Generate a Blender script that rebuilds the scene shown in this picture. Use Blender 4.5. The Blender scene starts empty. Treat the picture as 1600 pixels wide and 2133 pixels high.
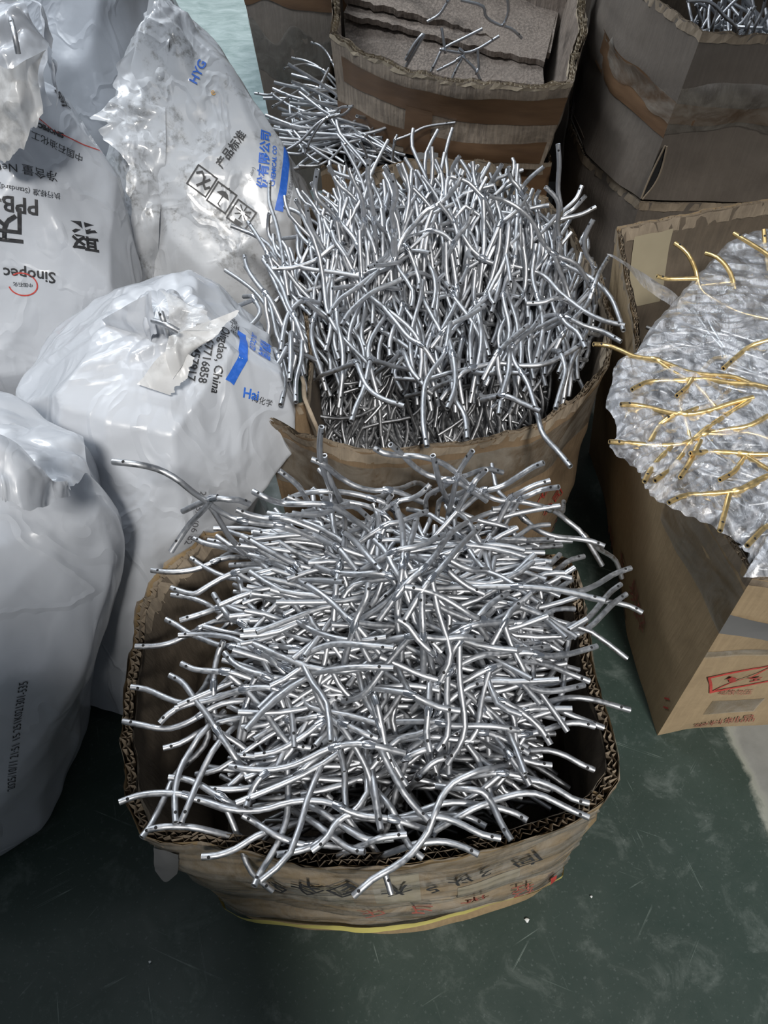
import bpy, bmesh, math, random
import numpy as np
from mathutils import Vector, Matrix
from mathutils.bvhtree import BVHTree

# ------------------------------------------------------------------ camera, world, light, exposure
scn = bpy.context.scene
COL = scn.collection
PITCH, FPX, EYE = math.radians(52.0), 1600.0, 1.4
cam_d = bpy.data.cameras.new('camera'); cam = bpy.data.objects.new('camera', cam_d); COL.objects.link(cam)
cam.location = (0, 0, EYE); cam.rotation_euler = (math.pi/2 - PITCH, 0, 0)
cam_d.sensor_fit = 'AUTO'; cam_d.sensor_width = 36.0; cam_d.lens = 36.0*FPX/2133.0
cam_d.clip_start = 0.02; cam_d.clip_end = 60
scn.camera = cam
scn.view_settings.view_transform = 'Standard'; scn.view_settings.look = 'None'
scn.view_settings.gamma = 1.0; scn.view_settings.use_curve_mapping = False
scn.view_settings.exposure = 0.0
w = bpy.data.worlds.new('world'); scn.world = w; w.use_nodes = True
bg = w.node_tree.nodes['Background']; bg.inputs[0].default_value = (0.80, 0.88, 1.0, 1); bg.inputs[1].default_value = 0.19

def area(name, loc, target, sx, sy, power, color=(1, 1, 1)):
    d = bpy.data.lights.new(name, 'AREA'); d.shape = 'RECTANGLE'; d.size = sx; d.size_y = sy
    d.energy = power; d.color = color
    o = bpy.data.objects.new(name, d); COL.objects.link(o); o.location = loc
    o.rotation_euler = (Vector(target) - Vector(loc)).to_track_quat('-Z', 'Y').to_euler()
    return o
sun_d = bpy.data.lights.new('rear_sun', 'SUN'); sun_d.energy = 3.2; sun_d.angle = math.radians(9); sun_d.color = (1.0, 0.97, 0.92)
sun = bpy.data.objects.new('rear_sun', sun_d); COL.objects.link(sun)
sun.rotation_euler = Vector((-0.16, 0.80, -1.05)).to_track_quat('-Z', 'Y').to_euler()  # sun from behind the camera, cut to shape by the added blocker
area('glint_fill_row', (-0.5, 1.2, 3.4), (-0.3, 1.2, 0), 0.25, 3.0, 9, (0.90, 0.95, 1.0))  # added overhead strip, gives the rods streaked glints
area('fill_far', (-0.9, 3.4, 3.0), (-0.7, 3.0, 0), 1.6, 0.3, 46, (0.86, 0.94, 1.0))  # added fill that brightens the far floor, no fixture in view
area('fill_left', (-1.3, 1.9, 2.5), (-0.55, 1.75, 0.4), 0.3, 1.6, 34, (0.90, 0.95, 1.0))  # added fill over the left sacks to brighten them

# ------------------------------------------------------------------ geometry helpers
SP, CP = math.sin(PITCH), math.cos(PITCH)
def ray(x, y):
    dx = (x - 800.0)/FPX; dy = -(y - 1066.5)/FPX
    return Vector((dx, CP + dy*SP, -SP + dy*CP))
def at_z(x, y, z):
    d = ray(x, y); t = (z - EYE)/d.z
    return Vector((0, 0, EYE)) + d*t
def at_y(x, y, Y):
    d = ray(x, y); t = Y/d.y
    return Vector((0, 0, EYE)) + d*t
def on_heap(x, y, h, lift=0.0):
    d = ray(x, y); o = Vector((0, 0, EYE)); t = 0.45
    for _ in range(400):
        p = o + d*t
        if p.z <= h(p.x, p.y) + lift: break
        t += 0.006
    return o + d*(t - 0.003)

def hash3(i, j, k, s):
    n = (i*374761393 + j*668265263 + k*1274126177 + s*362437) & 0x7fffffff
    n = ((n ^ (n >> 13))*1274126177) & 0x7fffffff
    return ((n ^ (n >> 16)) & 0xffff)/32767.5 - 1.0
def vnoise(p, seed=0):
    """smooth value noise in about -1..1 on an (N,3) array"""
    p = np.asarray(p, float); f = np.floor(p).astype(np.int64); u = p - f; u = u*u*(3 - 2*u)
    out = 0
    for a in (0, 1):
        for b in (0, 1):
            for c in (0, 1):
                wgt = (u[:, 0] if a else 1 - u[:, 0])*(u[:, 1] if b else 1 - u[:, 1])*(u[:, 2] if c else 1 - u[:, 2])
                out = out + wgt*hash3(f[:, 0] + a, f[:, 1] + b, f[:, 2] + c, seed)
    return out
def ridge(p, seed=0):
    n = vnoise(p, seed)
    return 1.0 - np.minimum(1.0, np.abs(n)*2.2)

class MB:
    def __init__(self): self.v = []; self.f = []; self.m = []
    def add(self, verts, faces, mat=0):
        o = len(self.v); self.v.extend([tuple(map(float, q)) for q in verts])
        self.f.extend([tuple(o + i for i in q) for q in faces]); self.m.extend([mat]*len(faces)); return o
    def grid(self, P, nu, nv, mat=0, closed=False):
        F = []
        for i in range(nu if closed else nu - 1):
            for j in range(nv - 1):
                a = i*nv + j; b = ((i + 1) % nu)*nv + j
                F.append((a, b, b + 1, a + 1))
        return self.add(P, F, mat)
    def tube(self, pts, r, sides=8, mat=0, cap=True, capmat=None, hole=0.55):
        pts = [Vector(p) for p in pts]; n = len(pts); rr = r if isinstance(r, (list, tuple)) else [r]*n
        T = [(pts[min(i + 1, n - 1)] - pts[max(i - 1, 0)]).normalized() for i in range(n)]
        a = Vector((0, 0, 1)) if abs(T[0].z) < .9 else Vector((1, 0, 0))
        N = T[0].cross(a).normalized(); V = []
        for i in range(n):
            N = (N - T[i]*N.dot(T[i])).normalized(); B = T[i].cross(N)
            for k in range(sides):
                q = 2*math.pi*k/sides
                V.append(pts[i] + (N*math.cos(q) + B*math.sin(q))*rr[i])
        F = []
        for i in range(n - 1):
            for k in range(sides):
                k2 = (k + 1) % sides
                F.append((i*sides + k, i*sides + k2, (i + 1)*sides + k2, (i + 1)*sides + k))
        o = self.add(V, F, mat)
        if cap:
            for e, s in ((0, 1), (n - 1, -1)):
                ring = V[e*sides:(e + 1)*sides]; c = pts[e]
                inner = [c + (q - c)*hole for q in ring]
                deep = [q + T[e]*(s*rr[e]*0.9) for q in inner]
                i0 = self.add(ring + inner + deep, [], mat)
                for k in range(sides):
                    k2 = (k + 1) % sides
                    q = [(k, k2, sides + k2, sides + k), (sides + k, sides + k2, 2*sides + k2, 2*sides + k)]
                    if e == 0: q = [tuple(reversed(z)) for z in q]
                    self.f.append(tuple(i0 + z for z in q[0])); self.m.append(mat)
                    self.f.append(tuple(i0 + z for z in q[1])); self.m.append(mat if capmat is None else capmat)
                z = tuple(i0 + 2*sides + k for k in range(sides))
                self.f.append(z if e == n - 1 else tuple(reversed(z))); self.m.append(mat if capmat is None else capmat)
    def mesh(self, name, mats, smooth=True, off=(0, 0, 0)):
        me = bpy.data.meshes.new(name)
        V = np.array(self.v, float).reshape(-1, 3) - np.array(off, float)
        me.from_pydata(V.tolist(), [], self.f)
        for m in (mats if isinstance(mats, (list, tuple)) else [mats]): me.materials.append(m)
        me.polygons.foreach_set('material_index', self.m)
        me.polygons.foreach_set('use_smooth', [smooth]*len(self.f))
        me.update(); return me
    def build(self, name, mats, parent=None, smooth=True, off=None):
        if off is None: off = tuple(parent_origin(parent)) if parent is not None else (0, 0, 0)
        return link(name, self.mesh(name, mats, smooth, off), parent)

def parent_origin(o):
    p = Vector((0, 0, 0))
    while o is not None: p += o.location; o = o.parent
    return p
def link(name, data, parent=None):
    o = bpy.data.objects.new(name, data); COL.objects.link(o)
    if parent is not None: o.parent = parent
    return o
def tag(o, label, cat=None, group=None, kind=None):
    if label: o['label'] = label
    if cat: o['category'] = cat
    if group: o['group'] = group
    if kind: o['kind'] = kind
    return o
def thing(name, loc, label, cat, group=None):
    o = link(name, None); o.location = loc; o.empty_display_size = .05
    return tag(o, label, cat, group)
def spline(pts, n):
    """Catmull-Rom through pts, n samples"""
    P = [Vector(p) for p in pts]
    if len(P) == 2: P = [P[0], P[0].lerp(P[1], .5), P[1]]
    P = [P[0]*2 - P[1]] + P + [P[-1]*2 - P[-2]]
    m = len(P) - 3; out = []
    for i in range(n):
        t = i/(n - 1)*m; k = min(int(t), m - 1); t -= k
        a, b, c, d = P[k:k + 4]
        out.append(0.5*((2*b) + (c - a)*t + (2*a - 5*b + 4*c - d)*t*t + (3*b - a - 3*c + d)*t*t*t))
    return out
def resample(pts, step):
    P = [np.array(p, float) for p in pts]; d = [0]
    for a, b in zip(P, P[1:]): d.append(d[-1] + np.linalg.norm(b - a))
    n = max(2, int(d[-1]/step) + 1); s = np.linspace(0, d[-1], n); A = np.array(P)
    return np.stack([np.interp(s, d, A[:, i]) for i in range(A.shape[1])], 1), s

# ------------------------------------------------------------------ materials
def newmat(name):
    m = bpy.data.materials.new(name); m.use_nodes = True; nt = m.node_tree
    return m, nt, nt.nodes['Principled BSDF']
def nd(nt, t, **kw):
    n = nt.nodes.new(t)
    for k, v in kw.items():
        if k in n.inputs: n.inputs[k].default_value = v
        else: setattr(n, k, v)
    return n
def coords(nt, scale=(1, 1, 1), rot=(0, 0, 0), kind='Object'):
    c = nt.nodes.new('ShaderNodeTexCoord'); mp = nt.nodes.new('ShaderNodeMapping')
    mp.inputs['Scale'].default_value = scale; mp.inputs['Rotation'].default_value = rot
    nt.links.new(c.outputs[kind], mp.inputs['Vector']); return mp.outputs[0]
def ramp(nt, fac, stops):
    r = nt.nodes.new('ShaderNodeValToRGB'); e = r.color_ramp.elements
    while len(e) < len(stops): e.new(0.5)
    for q, (p, c) in zip(e, stops):
        q.position = p; q.color = (c[0], c[1], c[2], 1) if not isinstance(c, (int, float)) else (c, c, c, 1)
    nt.links.new(fac, r.inputs[0]); return r.outputs[0]
def mix(nt, fac, a, b, mode='MIX'):
    n = nt.nodes.new('ShaderNodeMix'); n.data_type = 'RGBA'; n.blend_type = mode
    for s, v in ((n.inputs['Factor'], fac), (n.inputs['A'], a), (n.inputs['B'], b)):
        if isinstance(v, bpy.types.NodeSocket): nt.links.new(v, s)
        elif isinstance(v, (int, float)): s.default_value = v if s.type == 'VALUE' else (v, v, v, 1)
        else: s.default_value = (v[0], v[1], v[2], 1)
    return [o for o in n.outputs if o.type == 'RGBA'][0]
def noise(nt, vec, scale, detail=4, rough=.55, dist=0.0):
    n = nd(nt, 'ShaderNodeTexNoise', Scale=scale, Detail=detail, Roughness=rough, Distortion=dist)
    nt.links.new(vec, n.inputs['Vector']); return n.outputs['Fac']
def bump(nt, bsdf, h, strength, dist=.002):
    b = nd(nt, 'ShaderNodeBump', Strength=strength, Distance=dist)
    nt.links.new(h, b.inputs['Height']); nt.links.new(b.outputs[0], bsdf.inputs['Normal']); return b

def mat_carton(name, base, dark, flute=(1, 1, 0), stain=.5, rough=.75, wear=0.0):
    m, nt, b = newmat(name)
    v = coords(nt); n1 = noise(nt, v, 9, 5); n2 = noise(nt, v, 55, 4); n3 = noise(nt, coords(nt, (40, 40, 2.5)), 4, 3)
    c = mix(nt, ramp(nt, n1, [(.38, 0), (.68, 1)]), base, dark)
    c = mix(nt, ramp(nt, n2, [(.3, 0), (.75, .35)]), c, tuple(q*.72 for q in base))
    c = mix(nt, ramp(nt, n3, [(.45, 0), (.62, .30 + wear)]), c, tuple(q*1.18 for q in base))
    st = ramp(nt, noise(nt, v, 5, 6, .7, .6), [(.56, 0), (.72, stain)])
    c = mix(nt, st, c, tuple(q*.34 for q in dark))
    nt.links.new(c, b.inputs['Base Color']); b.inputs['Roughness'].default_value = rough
    b.inputs['Specular IOR Level'].default_value = .3
    add = nd(nt, 'ShaderNodeMath', operation='ADD'); nt.links.new(n3, add.inputs[0]); nt.links.new(n2, add.inputs[1])
    bump(nt, b, add.outputs[0], .35 + wear, .0025)
    return m
M = {}
M['carton'] = mat_carton('kraft_carton', (.235, .165, .100), (.165, .115, .072))
M['carton_ochre'] = mat_carton('ochre_carton', (.34, .245, .135), (.25, .18, .10), stain=.35)
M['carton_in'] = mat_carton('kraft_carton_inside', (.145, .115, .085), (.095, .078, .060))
M['carton_old'] = mat_carton('worn_carton', (.31, .255, .20), (.20, .165, .135), stain=.7, wear=.5)
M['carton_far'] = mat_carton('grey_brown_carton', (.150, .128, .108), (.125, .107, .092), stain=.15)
M['carton_clean'] = mat_carton('clean_carton', (.36, .27, .165), (.31, .23, .14), stain=.12)  # lighter kraft with few stains, same on every side
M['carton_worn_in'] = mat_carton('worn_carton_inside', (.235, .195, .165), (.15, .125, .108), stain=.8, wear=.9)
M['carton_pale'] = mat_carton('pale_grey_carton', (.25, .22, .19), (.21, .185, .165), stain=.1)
M['edge_pale'] = mat_carton('worn_thick_edge', (.46, .39, .29), (.28, .23, .17), stain=.4, rough=.9)
M['edge'] = mat_carton('torn_carton_edge', (.33, .27, .20), (.17, .135, .10), stain=.7, rough=.9)

def mat_metal(name, col, dark, rough=.30):
    m, nt, b = newmat(name)
    v = coords(nt); n = noise(nt, v, 140, 3); n2 = noise(nt, v, 18, 3)
    c = mix(nt, ramp(nt, n2, [(.35, 0), (.65, 1)]), col, dark)
    nt.links.new(c, b.inputs['Base Color']); b.inputs['Metallic'].default_value = 1.0
    nt.links.new(ramp(nt, n, [(.3, rough*.7), (.7, rough*1.35)]), b.inputs['Roughness'])
    bump(nt, b, n2, .12, .002)
    return m
M['alu'] = mat_metal('brushed_aluminium', (.53, .54, .56), (.43, .44, .46), .47)
M['weld'] = mat_metal('weld_bead', (.78, .80, .84), (.5, .52, .55), .2)
M['gold'] = mat_metal('gold_anodised', (.84, .63, .31), (.72, .53, .24), .38)
m, nt, b = newmat('dark_bore'); b.inputs['Base Color'].default_value = (.012, .012, .013, 1); b.inputs['Roughness'].default_value = .8; M['bore'] = m

def mat_bag(name, col, dirt=0.0, rough=.33, transl=.12):
    m, nt, b = newmat(name)
    v = coords(nt); n1 = noise(nt, v, 7, 4); fine = noise(nt, v, 30, 2, .5)
    c = mix(nt, ramp(nt, n1, [(.3, 0), (.7, 1)]), col, tuple(q*.90 for q in col))
    if dirt > 0:
        d = ramp(nt, noise(nt, v, 8, 8, .75, .4), [(.50, 0), (.60, dirt)])
        g = ramp(nt, noise(nt, v, 70, 5, .7), [(.44, 0), (.58, 1)])
        c = mix(nt, mix(nt, d, 0, g), c, (.16, .155, .145))
    nt.links.new(c, b.inputs['Base Color']); b.inputs['Roughness'].default_value = rough
    b.inputs['Subsurface Weight'].default_value = 0.0
    b.inputs['Coat Weight'].default_value = .6; b.inputs['Coat Roughness'].default_value = .09
    cr = ramp(nt, noise(nt, coords(nt, (1, 1, .6)), 8, 3, .5, .5), [(.45, 0), (.5, 1), (.55, 0)])
    add = nd(nt, 'ShaderNodeMath', operation='MULTIPLY_ADD'); add.inputs[1].default_value = 1.6
    nt.links.new(cr, add.inputs[0]); nt.links.new(fine, add.inputs[2])
    bump(nt, b, add.outputs[0], .24, .005)
    if transl:
        out = nt.nodes['Material Output']; t = nd(nt, 'ShaderNodeBsdfTranslucent'); t.inputs[0].default_value = (*col, 1)
        ms = nt.nodes.new('ShaderNodeMixShader'); ms.inputs[0].default_value = transl
        nt.links.new(b.outputs[0], ms.inputs[1]); nt.links.new(t.outputs[0], ms.inputs[2]); nt.links.new(ms.outputs[0], out.inputs[0])
    return m
M['bag'] = mat_bag('white_sack_film', (.53, .555, .60))
M['bag_dirty'] = mat_bag('soiled_sack_film', (.56, .575, .60), dirt=.8)
M['bag_inner'] = mat_bag('sack_lining', (.62, .62, .62), dirt=.3, rough=.28)

def mat_ink(name, col, rough=.5):
    m, nt, b = newmat(name); v = coords(nt); n = noise(nt, v, 120, 3)
    c = mix(nt, ramp(nt, n, [(.45, 0), (.8, .5)]), col, tuple(min(1, q*1.5 + .06) for q in col))
    nt.links.new(c, b.inputs['Base Color']); b.inputs['Roughness'].default_value = rough
    return m
M['black'] = mat_ink('black_ink', (.018, .018, .02)); M['blue'] = mat_ink('blue_ink', (.02, .12, .52)); M['red'] = mat_ink('red_ink', (.42, .04, .03))
M['redfade'] = mat_ink('faded_red_ink', (.26, .07, .05)); M['orange'] = mat_ink('orange_ink', (.65, .33, .06)); M['grey'] = mat_ink('grey_ink', (.10, .10, .11))

def mat_film(name, white, clear, rough=.12, tint=(.85, .88, .95), streak=26.0, bumpy=.5):
    """thin clear plastic: mostly see-through, milky where creased, glossy"""
    m, nt, b = newmat(name); nt.nodes.remove(b); out = nt.nodes['Material Output']
    v = coords(nt); s = noise(nt, coords(nt, (1, .45, 1), (0, 0, .5)), streak, 7, .68, 1.2)
    tr = nd(nt, 'ShaderNodeBsdfTransparent'); tr.inputs[0].default_value = (.96, .97, .98, 1)
    df = nd(nt, 'ShaderNodeBsdfDiffuse'); df.inputs[0].default_value = (*tint, 1)
    gl = nd(nt, 'ShaderNodeBsdfGlossy', Roughness=rough)
    bp = nd(nt, 'ShaderNodeBump', Strength=bumpy, Distance=.004); nt.links.new(s, bp.inputs['Height'])
    for q in (df, gl): nt.links.new(bp.outputs[0], q.inputs['Normal'])
    m1 = nt.nodes.new('ShaderNodeMixShader'); m2 = nt.nodes.new('ShaderNodeMixShader')
    nt.links.new(ramp(nt, s, [(.38, clear), (.50, (clear + white)/2), (.62, white)]), m1.inputs[0])
    nt.links.new(tr.outputs[0], m1.inputs[1]); nt.links.new(df.outputs[0], m1.inputs[2])
    fr = nd(nt, 'ShaderNodeLayerWeight', Blend=.25); nt.links.new(bp.outputs[0], fr.inputs['Normal'])
    mm = nd(nt, 'ShaderNodeMath', operation='MULTIPLY_ADD'); mm.inputs[1].default_value = .5; mm.inputs[2].default_value = .06
    nt.links.new(fr.outputs['Fresnel'], mm.inputs[0]); nt.links.new(mm.outputs[0], m2.inputs[0])
    nt.links.new(m1.outputs[0], m2.inputs[1]); nt.links.new(gl.outputs[0], m2.inputs[2]); nt.links.new(m2.outputs[0], out.inputs[0])
    return m
M['wrap'] = mat_film('crumpled_stretch_wrap', .46, .07, streak=40)
M['cleartape'] = mat_film('clear_packing_tape', .28, .03, rough=.16, tint=(.55, .52, .46), streak=14, bumpy=.35)
M['neckfilm'] = mat_film('thin_lining_film', .6, .28, tint=(.80, .80, .80), streak=12)
m, nt, b = newmat('brown_packing_tape'); v = coords(nt, (1, 1, 6)); n = noise(nt, v, 8, 5)
nt.links.new(mix(nt, ramp(nt, n, [(.35, 0), (.7, 1)]), (.165, .098, .055), (.115, .068, .040)), b.inputs['Base Color']); b.inputs['Roughness'].default_value = .38; bump(nt, b, n, .3, .003); M['tape'] = m
m, nt, b = newmat('yellow_strapping'); nt.links.new(mix(nt, ramp(nt, noise(nt, coords(nt), 30, 3), [(.3, 0), (.7, 1)]), (.62, .55, .16), (.48, .42, .12)), b.inputs['Base Color']); b.inputs['Roughness'].default_value = .4; M['strap'] = m
m, nt, b = newmat('cream_sticker'); nt.links.new(mix(nt, noise(nt, coords(nt), 20, 3), (.38, .33, .23), (.30, .26, .18)), b.inputs['Base Color']); M['sticker'] = m
m, nt, b = newmat('grey_tape'); nt.links.new(mix(nt, noise(nt, coords(nt), 20, 3), (.12, .12, .12), (.16, .16, .16)), b.inputs['Base Color']); M['greytape'] = m

# floor: green paint, worn and scratched, bare concrete beyond its edge at the right
def mat_floor():
    m, nt, b = newmat('green_floor_paint'); v = coords(nt)
    n1 = noise(nt, v, 3.2, 8, .65); n2 = noise(nt, v, 14, 8, .7, .5); n3 = noise(nt, v, 160, 3)
    c = mix(nt, ramp(nt, n1, [(.35, 0), (.7, 1)]), (.018, .034, .027), (.029, .047, .039))
    c = mix(nt, ramp(nt, n2, [(.54, 0), (.74, .45)]), c, (.16, .19, .175))
    c = mix(nt, ramp(nt, n3, [(.60, 0), (.75, .16)]), c, (.30, .34, .33))
    def scratch(rot, sx, sy):
        m2 = nd(nt, 'ShaderNodeMapping'); m2.inputs['Scale'].default_value = (sx, sy, 1); nt.links.new(coords(nt, (1, 1, 1), (0, 0, rot)), m2.inputs['Vector']); return m2.outputs[0]
    for rot, sc, th in ((.35, 1.0, .015), (1.25, 1.3, .012), (-.5, .9, .012), (2.2, 1.1, .01)):
        s = noise(nt, scratch(rot, .9*sc, 60*sc), 1.7, 2, .4)
        l = ramp(nt, s, [(.70 - th, 0), (.70, .55), (.70 + th, 0)])
        g = ramp(nt, noise(nt, v, 5 + 3*sc, 3), [(.52, 0), (.62, 1)])
        c = mix(nt, mix(nt, l, 0, g), c, (.27, .33, .30))
    # the far bay: daylight sheen painted into the colour, paler over worn patches
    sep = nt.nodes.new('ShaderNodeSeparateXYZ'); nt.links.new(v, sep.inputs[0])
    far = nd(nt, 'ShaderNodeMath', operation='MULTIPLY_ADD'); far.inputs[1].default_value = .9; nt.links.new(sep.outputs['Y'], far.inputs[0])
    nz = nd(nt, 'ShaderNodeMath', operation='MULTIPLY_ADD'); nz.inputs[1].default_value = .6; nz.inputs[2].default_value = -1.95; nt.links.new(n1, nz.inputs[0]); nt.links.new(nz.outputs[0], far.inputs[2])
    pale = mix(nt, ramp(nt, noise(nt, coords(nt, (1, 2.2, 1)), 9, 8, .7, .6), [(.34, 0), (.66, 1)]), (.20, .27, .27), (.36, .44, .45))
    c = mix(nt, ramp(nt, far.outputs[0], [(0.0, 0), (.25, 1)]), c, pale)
    # bare concrete past the painted edge
    ed = nd(nt, 'ShaderNodeMath', operation='MULTIPLY_ADD'); ed.inputs[1].default_value = -.13; nt.links.new(sep.outputs['Y'], ed.inputs[0])
    a2 = nd(nt, 'ShaderNodeMath', operation='SUBTRACT'); nt.links.new(sep.outputs['X'], a2.inputs[0]); a2.inputs[1].default_value = .735
    nt.links.new(a2.outputs[0], ed.inputs[2]); ed.inputs[1].default_value = .13
    nn = nd(nt, 'ShaderNodeMath', operation='MULTIPLY_ADD'); nn.inputs[1].default_value = .05; nt.links.new(n2, nn.inputs[0]); nt.links.new(ed.outputs[0], nn.inputs[2])
    conc = mix(nt, ramp(nt, noise(nt, v, 9, 8, .7), [(.3, 0), (.7, 1)]), (.16, .165, .155), (.235, .24, .23))
    c = mix(nt, ramp(nt, nn.outputs[0], [(.018, 0), (.026, 1)]), c, conc)
    rim = ramp(nt, nn.outputs[0], [(.008, 0), (.020, .8), (.034, 0)])
    c = mix(nt, rim, c, (.30, .31, .27))
    nt.links.new(c, b.inputs['Base Color'])
    nt.links.new(ramp(nt, n2, [(.3, .38), (.7, .62)]), b.inputs['Roughness'])
    bump(nt, b, n2, .12, .003); return m
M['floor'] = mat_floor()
m, nt, b = newmat('blocker_grey'); nt.links.new(mix(nt, noise(nt, coords(nt), 3, 5), (.30, .31, .32), (.24, .25, .26)), b.inputs['Base Color']); M['blocker'] = m  # plain grey for the added sun blocker
m, nt, b = newmat('white_plastic_pellet'); b.inputs['Base Color'].default_value = (.7, .72, .72, 1); M['pellet'] = m

# ------------------------------------------------------------------ setting
mb = MB()
nx, ny = 30, 40
gx = np.linspace(-4, 4, nx); gy = np.linspace(-2.2, 7.5, ny)
mb.grid([(x, y, 0) for x in gx for y in gy], nx, ny)
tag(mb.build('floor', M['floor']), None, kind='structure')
def box_mb(lo, hi, mb=None):
    mb = mb or MB(); x0, y0, z0 = lo; x1, y1, z1 = hi
    V = [(x0, y0, z0), (x1, y0, z0), (x1, y1, z0), (x0, y1, z0), (x0, y0, z1), (x1, y0, z1), (x1, y1, z1), (x0, y1, z1)]
    mb.add(V, [(0, 3, 2, 1), (4, 5, 6, 7), (0, 1, 5, 4), (1, 2, 6, 5), (2, 3, 7, 6), (3, 0, 4, 7)]); return mb
# unseen wall added as a sun blocker: stepped part at left, strip above
tag(box_mb((-2.4, -.72, 0), (-.12, -.60, 2.08), box_mb((-.12, -.72, 0), (.06, -.60, 1.52), box_mb((-2.4, -.72, 3.60), (4, -.60, 5.2)))).build('sun_blocker_rear', M['blocker'], smooth=False), None, kind='structure')

# ------------------------------------------------------------------ cartons
class Panel:
    """one wall of a carton: lofted from a bottom to a top polyline, with buckles; maps (metres along, height fraction) to 3-D"""
    def __init__(s, bot, top, nrm, seed, bulge=.0, amp=.005, thick=.008, jag=.006):
        s.top, s.L = resample(top, .014); n = len(s.top)
        a = np.linspace(0, 1, n); b, sb = resample(bot, .014); bb = np.linspace(0, 1, len(b))
        s.bot = np.stack([np.interp(a, bb, b[:, i]) for i in range(3)], 1)
        t0 = np.linspace(0, 1, len(nrm)); q = np.array(nrm, float)
        s.n = np.stack([np.interp(a, t0, q[:, i]) for i in range(3)], 1); s.n /= np.linalg.norm(s.n, axis=1)[:, None]
        s.a, s.seed, s.bulge, s.amp, s.thick, s.jag = a, seed, bulge, amp, thick, jag
        s.len = s.L[-1]; s.h = float(np.linalg.norm(s.top - s.bot, axis=1).mean())
    def at(s, u, v, off=0.0):
        u = np.asarray(u, float)/s.len; v = np.asarray(v, float)
        T = np.stack([np.interp(u, s.a, s.top[:, i]) for i in range(3)], 1); B = np.stack([np.interp(u, s.a, s.bot[:, i]) for i in range(3)], 1)
        N = np.stack([np.interp(u, s.a, s.n[:, i]) for i in range(3)], 1)
        win = np.clip(np.minimum(u, 1 - u)*10, 0, 1)
        q = np.stack([u*s.len*5, v*s.h*7, np.full_like(u, s.seed*7.3)], 1)
        d = s.bulge*4*v*(1 - v)*np.sin(np.clip(u, 0, 1)*math.pi)
        d = d + s.amp*(1.6*vnoise(q, s.seed) + 1.2*(ridge(q*np.array([.5, 2.2, 1]), s.seed + 5) - .6) + .5*vnoise(q*3.1, s.seed + 9))*win
        jj = s.jag*(vnoise(np.stack([u*s.len*40, np.zeros_like(u), np.full_like(u, s.seed)], 1), 3) + .8*vnoise(np.stack([u*s.len*11, np.zeros_like(u), np.full_like(u, s.seed)], 1), 8))
        P = B + (T - B)*v[:, None] + N*(d + off)[:, None]
        P[:, 2] += jj*np.clip((v - .8)*5, 0, 1)
        return P
    def liner(s, mb, off, mat, v0=0, v1=1, flip=False, nv=18):
        nu = len(s.a); uu = np.repeat(s.L, nv); vv = np.tile(np.linspace(v0, v1, nv), nu)
        P = s.at(uu, vv, np.full(len(uu), off))
        mb.grid(P, nu, nv, mat)
    def build(s, parent, name, mo, mi, me, nv=18, edge=True):
        mb = MB(); t = s.thick/2
        s.liner(mb, t, 0, nv=nv); s.liner(mb, -t, 1, nv=nv)
        for u in (0.0, s.len):
            vv = np.linspace(0, 1, nv); a = s.at(np.full(nv, u), vv, np.full(nv, t)); b = s.at(np.full(nv, u), vv, np.full(nv, -t))
            mb.grid(np.concatenate([a, b]), 2, nv, 0)
        o = mb.build(name, [mo, mi], parent)
        if edge:
            eb = MB(); r = random.Random(s.seed); kh = min(1.0, .26/s.h)*s.jag/.006
            # fluting: two zig-zag ribbons and the middle liner seen at the cut edge
            for lane in ((-t, 0.0), (0.0, t)):
                n = max(6, int(s.len/.0055)); P = []
                for i in range(n + 1):
                    u = s.len*min(1, max(0, (i + r.uniform(-.42, .42))/n)); o2 = lane[i % 2]*r.uniform(.55, 1.1) + r.uniform(-.0008, .0008); top = 1 + r.uniform(-.016, .012)*kh
                    P.append((u, top, o2)); P.append((u, top - .05, o2))
                P = np.array(P); Q = s.at(P[:, 0], P[:, 1], P[:, 2]); eb.grid(Q, n + 1, 2)
            n = max(4, int(s.len/.012)); U = np.repeat(np.linspace(0, s.len, n), 2); V = np.tile([.95, 1.0], n) + np.array([r.uniform(-.01, .015)*kh for _ in range(2*n)])
            eb.grid(s.at(U, V, np.zeros(2*n)), n, 2)
            # torn paper lip on both liners
            for o2 in (-t - .0008, t + .0008):
                V = np.tile([.955, 1.0], n) + np.array([r.uniform(-.016, .012)*kh for _ in range(2*n)])
                eb.grid(s.at(U, V, np.full(2*n, o2) + np.array([r.uniform(-.0015, .002) for _ in range(2*n)])), n, 2)
            eb.build('corrugated_edge', me, o, smooth=False)
        s.obj = o; return o
def strip(panel, u0, u1, v0, v1, off=.0016, n=None, mb=None, wob=0.0, seed=1, nv=5, slope=0.0, folds=0.0):
    mb = mb or MB(); nu = n or max(3, int(abs(u1 - u0)/.012) + 1)
    U = np.repeat(np.linspace(u0, u1, nu), nv); V = np.tile(np.linspace(v0, v1, nv), nu)
    k = (U - u0)/(u1 - u0 + 1e-9)
    V = V + slope*k + wob*vnoise(np.stack([U*14, V*6, np.full_like(U, seed)], 1), seed)
    o = panel.thick/2 + off + abs(wob)*.05*vnoise(np.stack([U*60, V*60, np.full_like(U, seed)], 1), seed + 2)
    o = o + folds*(ridge(np.stack([U*5 + seed, V*22, np.full_like(U, seed)], 1), seed + 7)**2 + .5*ridge(np.stack([U*9, V*55, np.full_like(U, seed)], 1), seed + 8))
    mb.grid(panel.at(U, V, o), nu, nv); return mb
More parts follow.
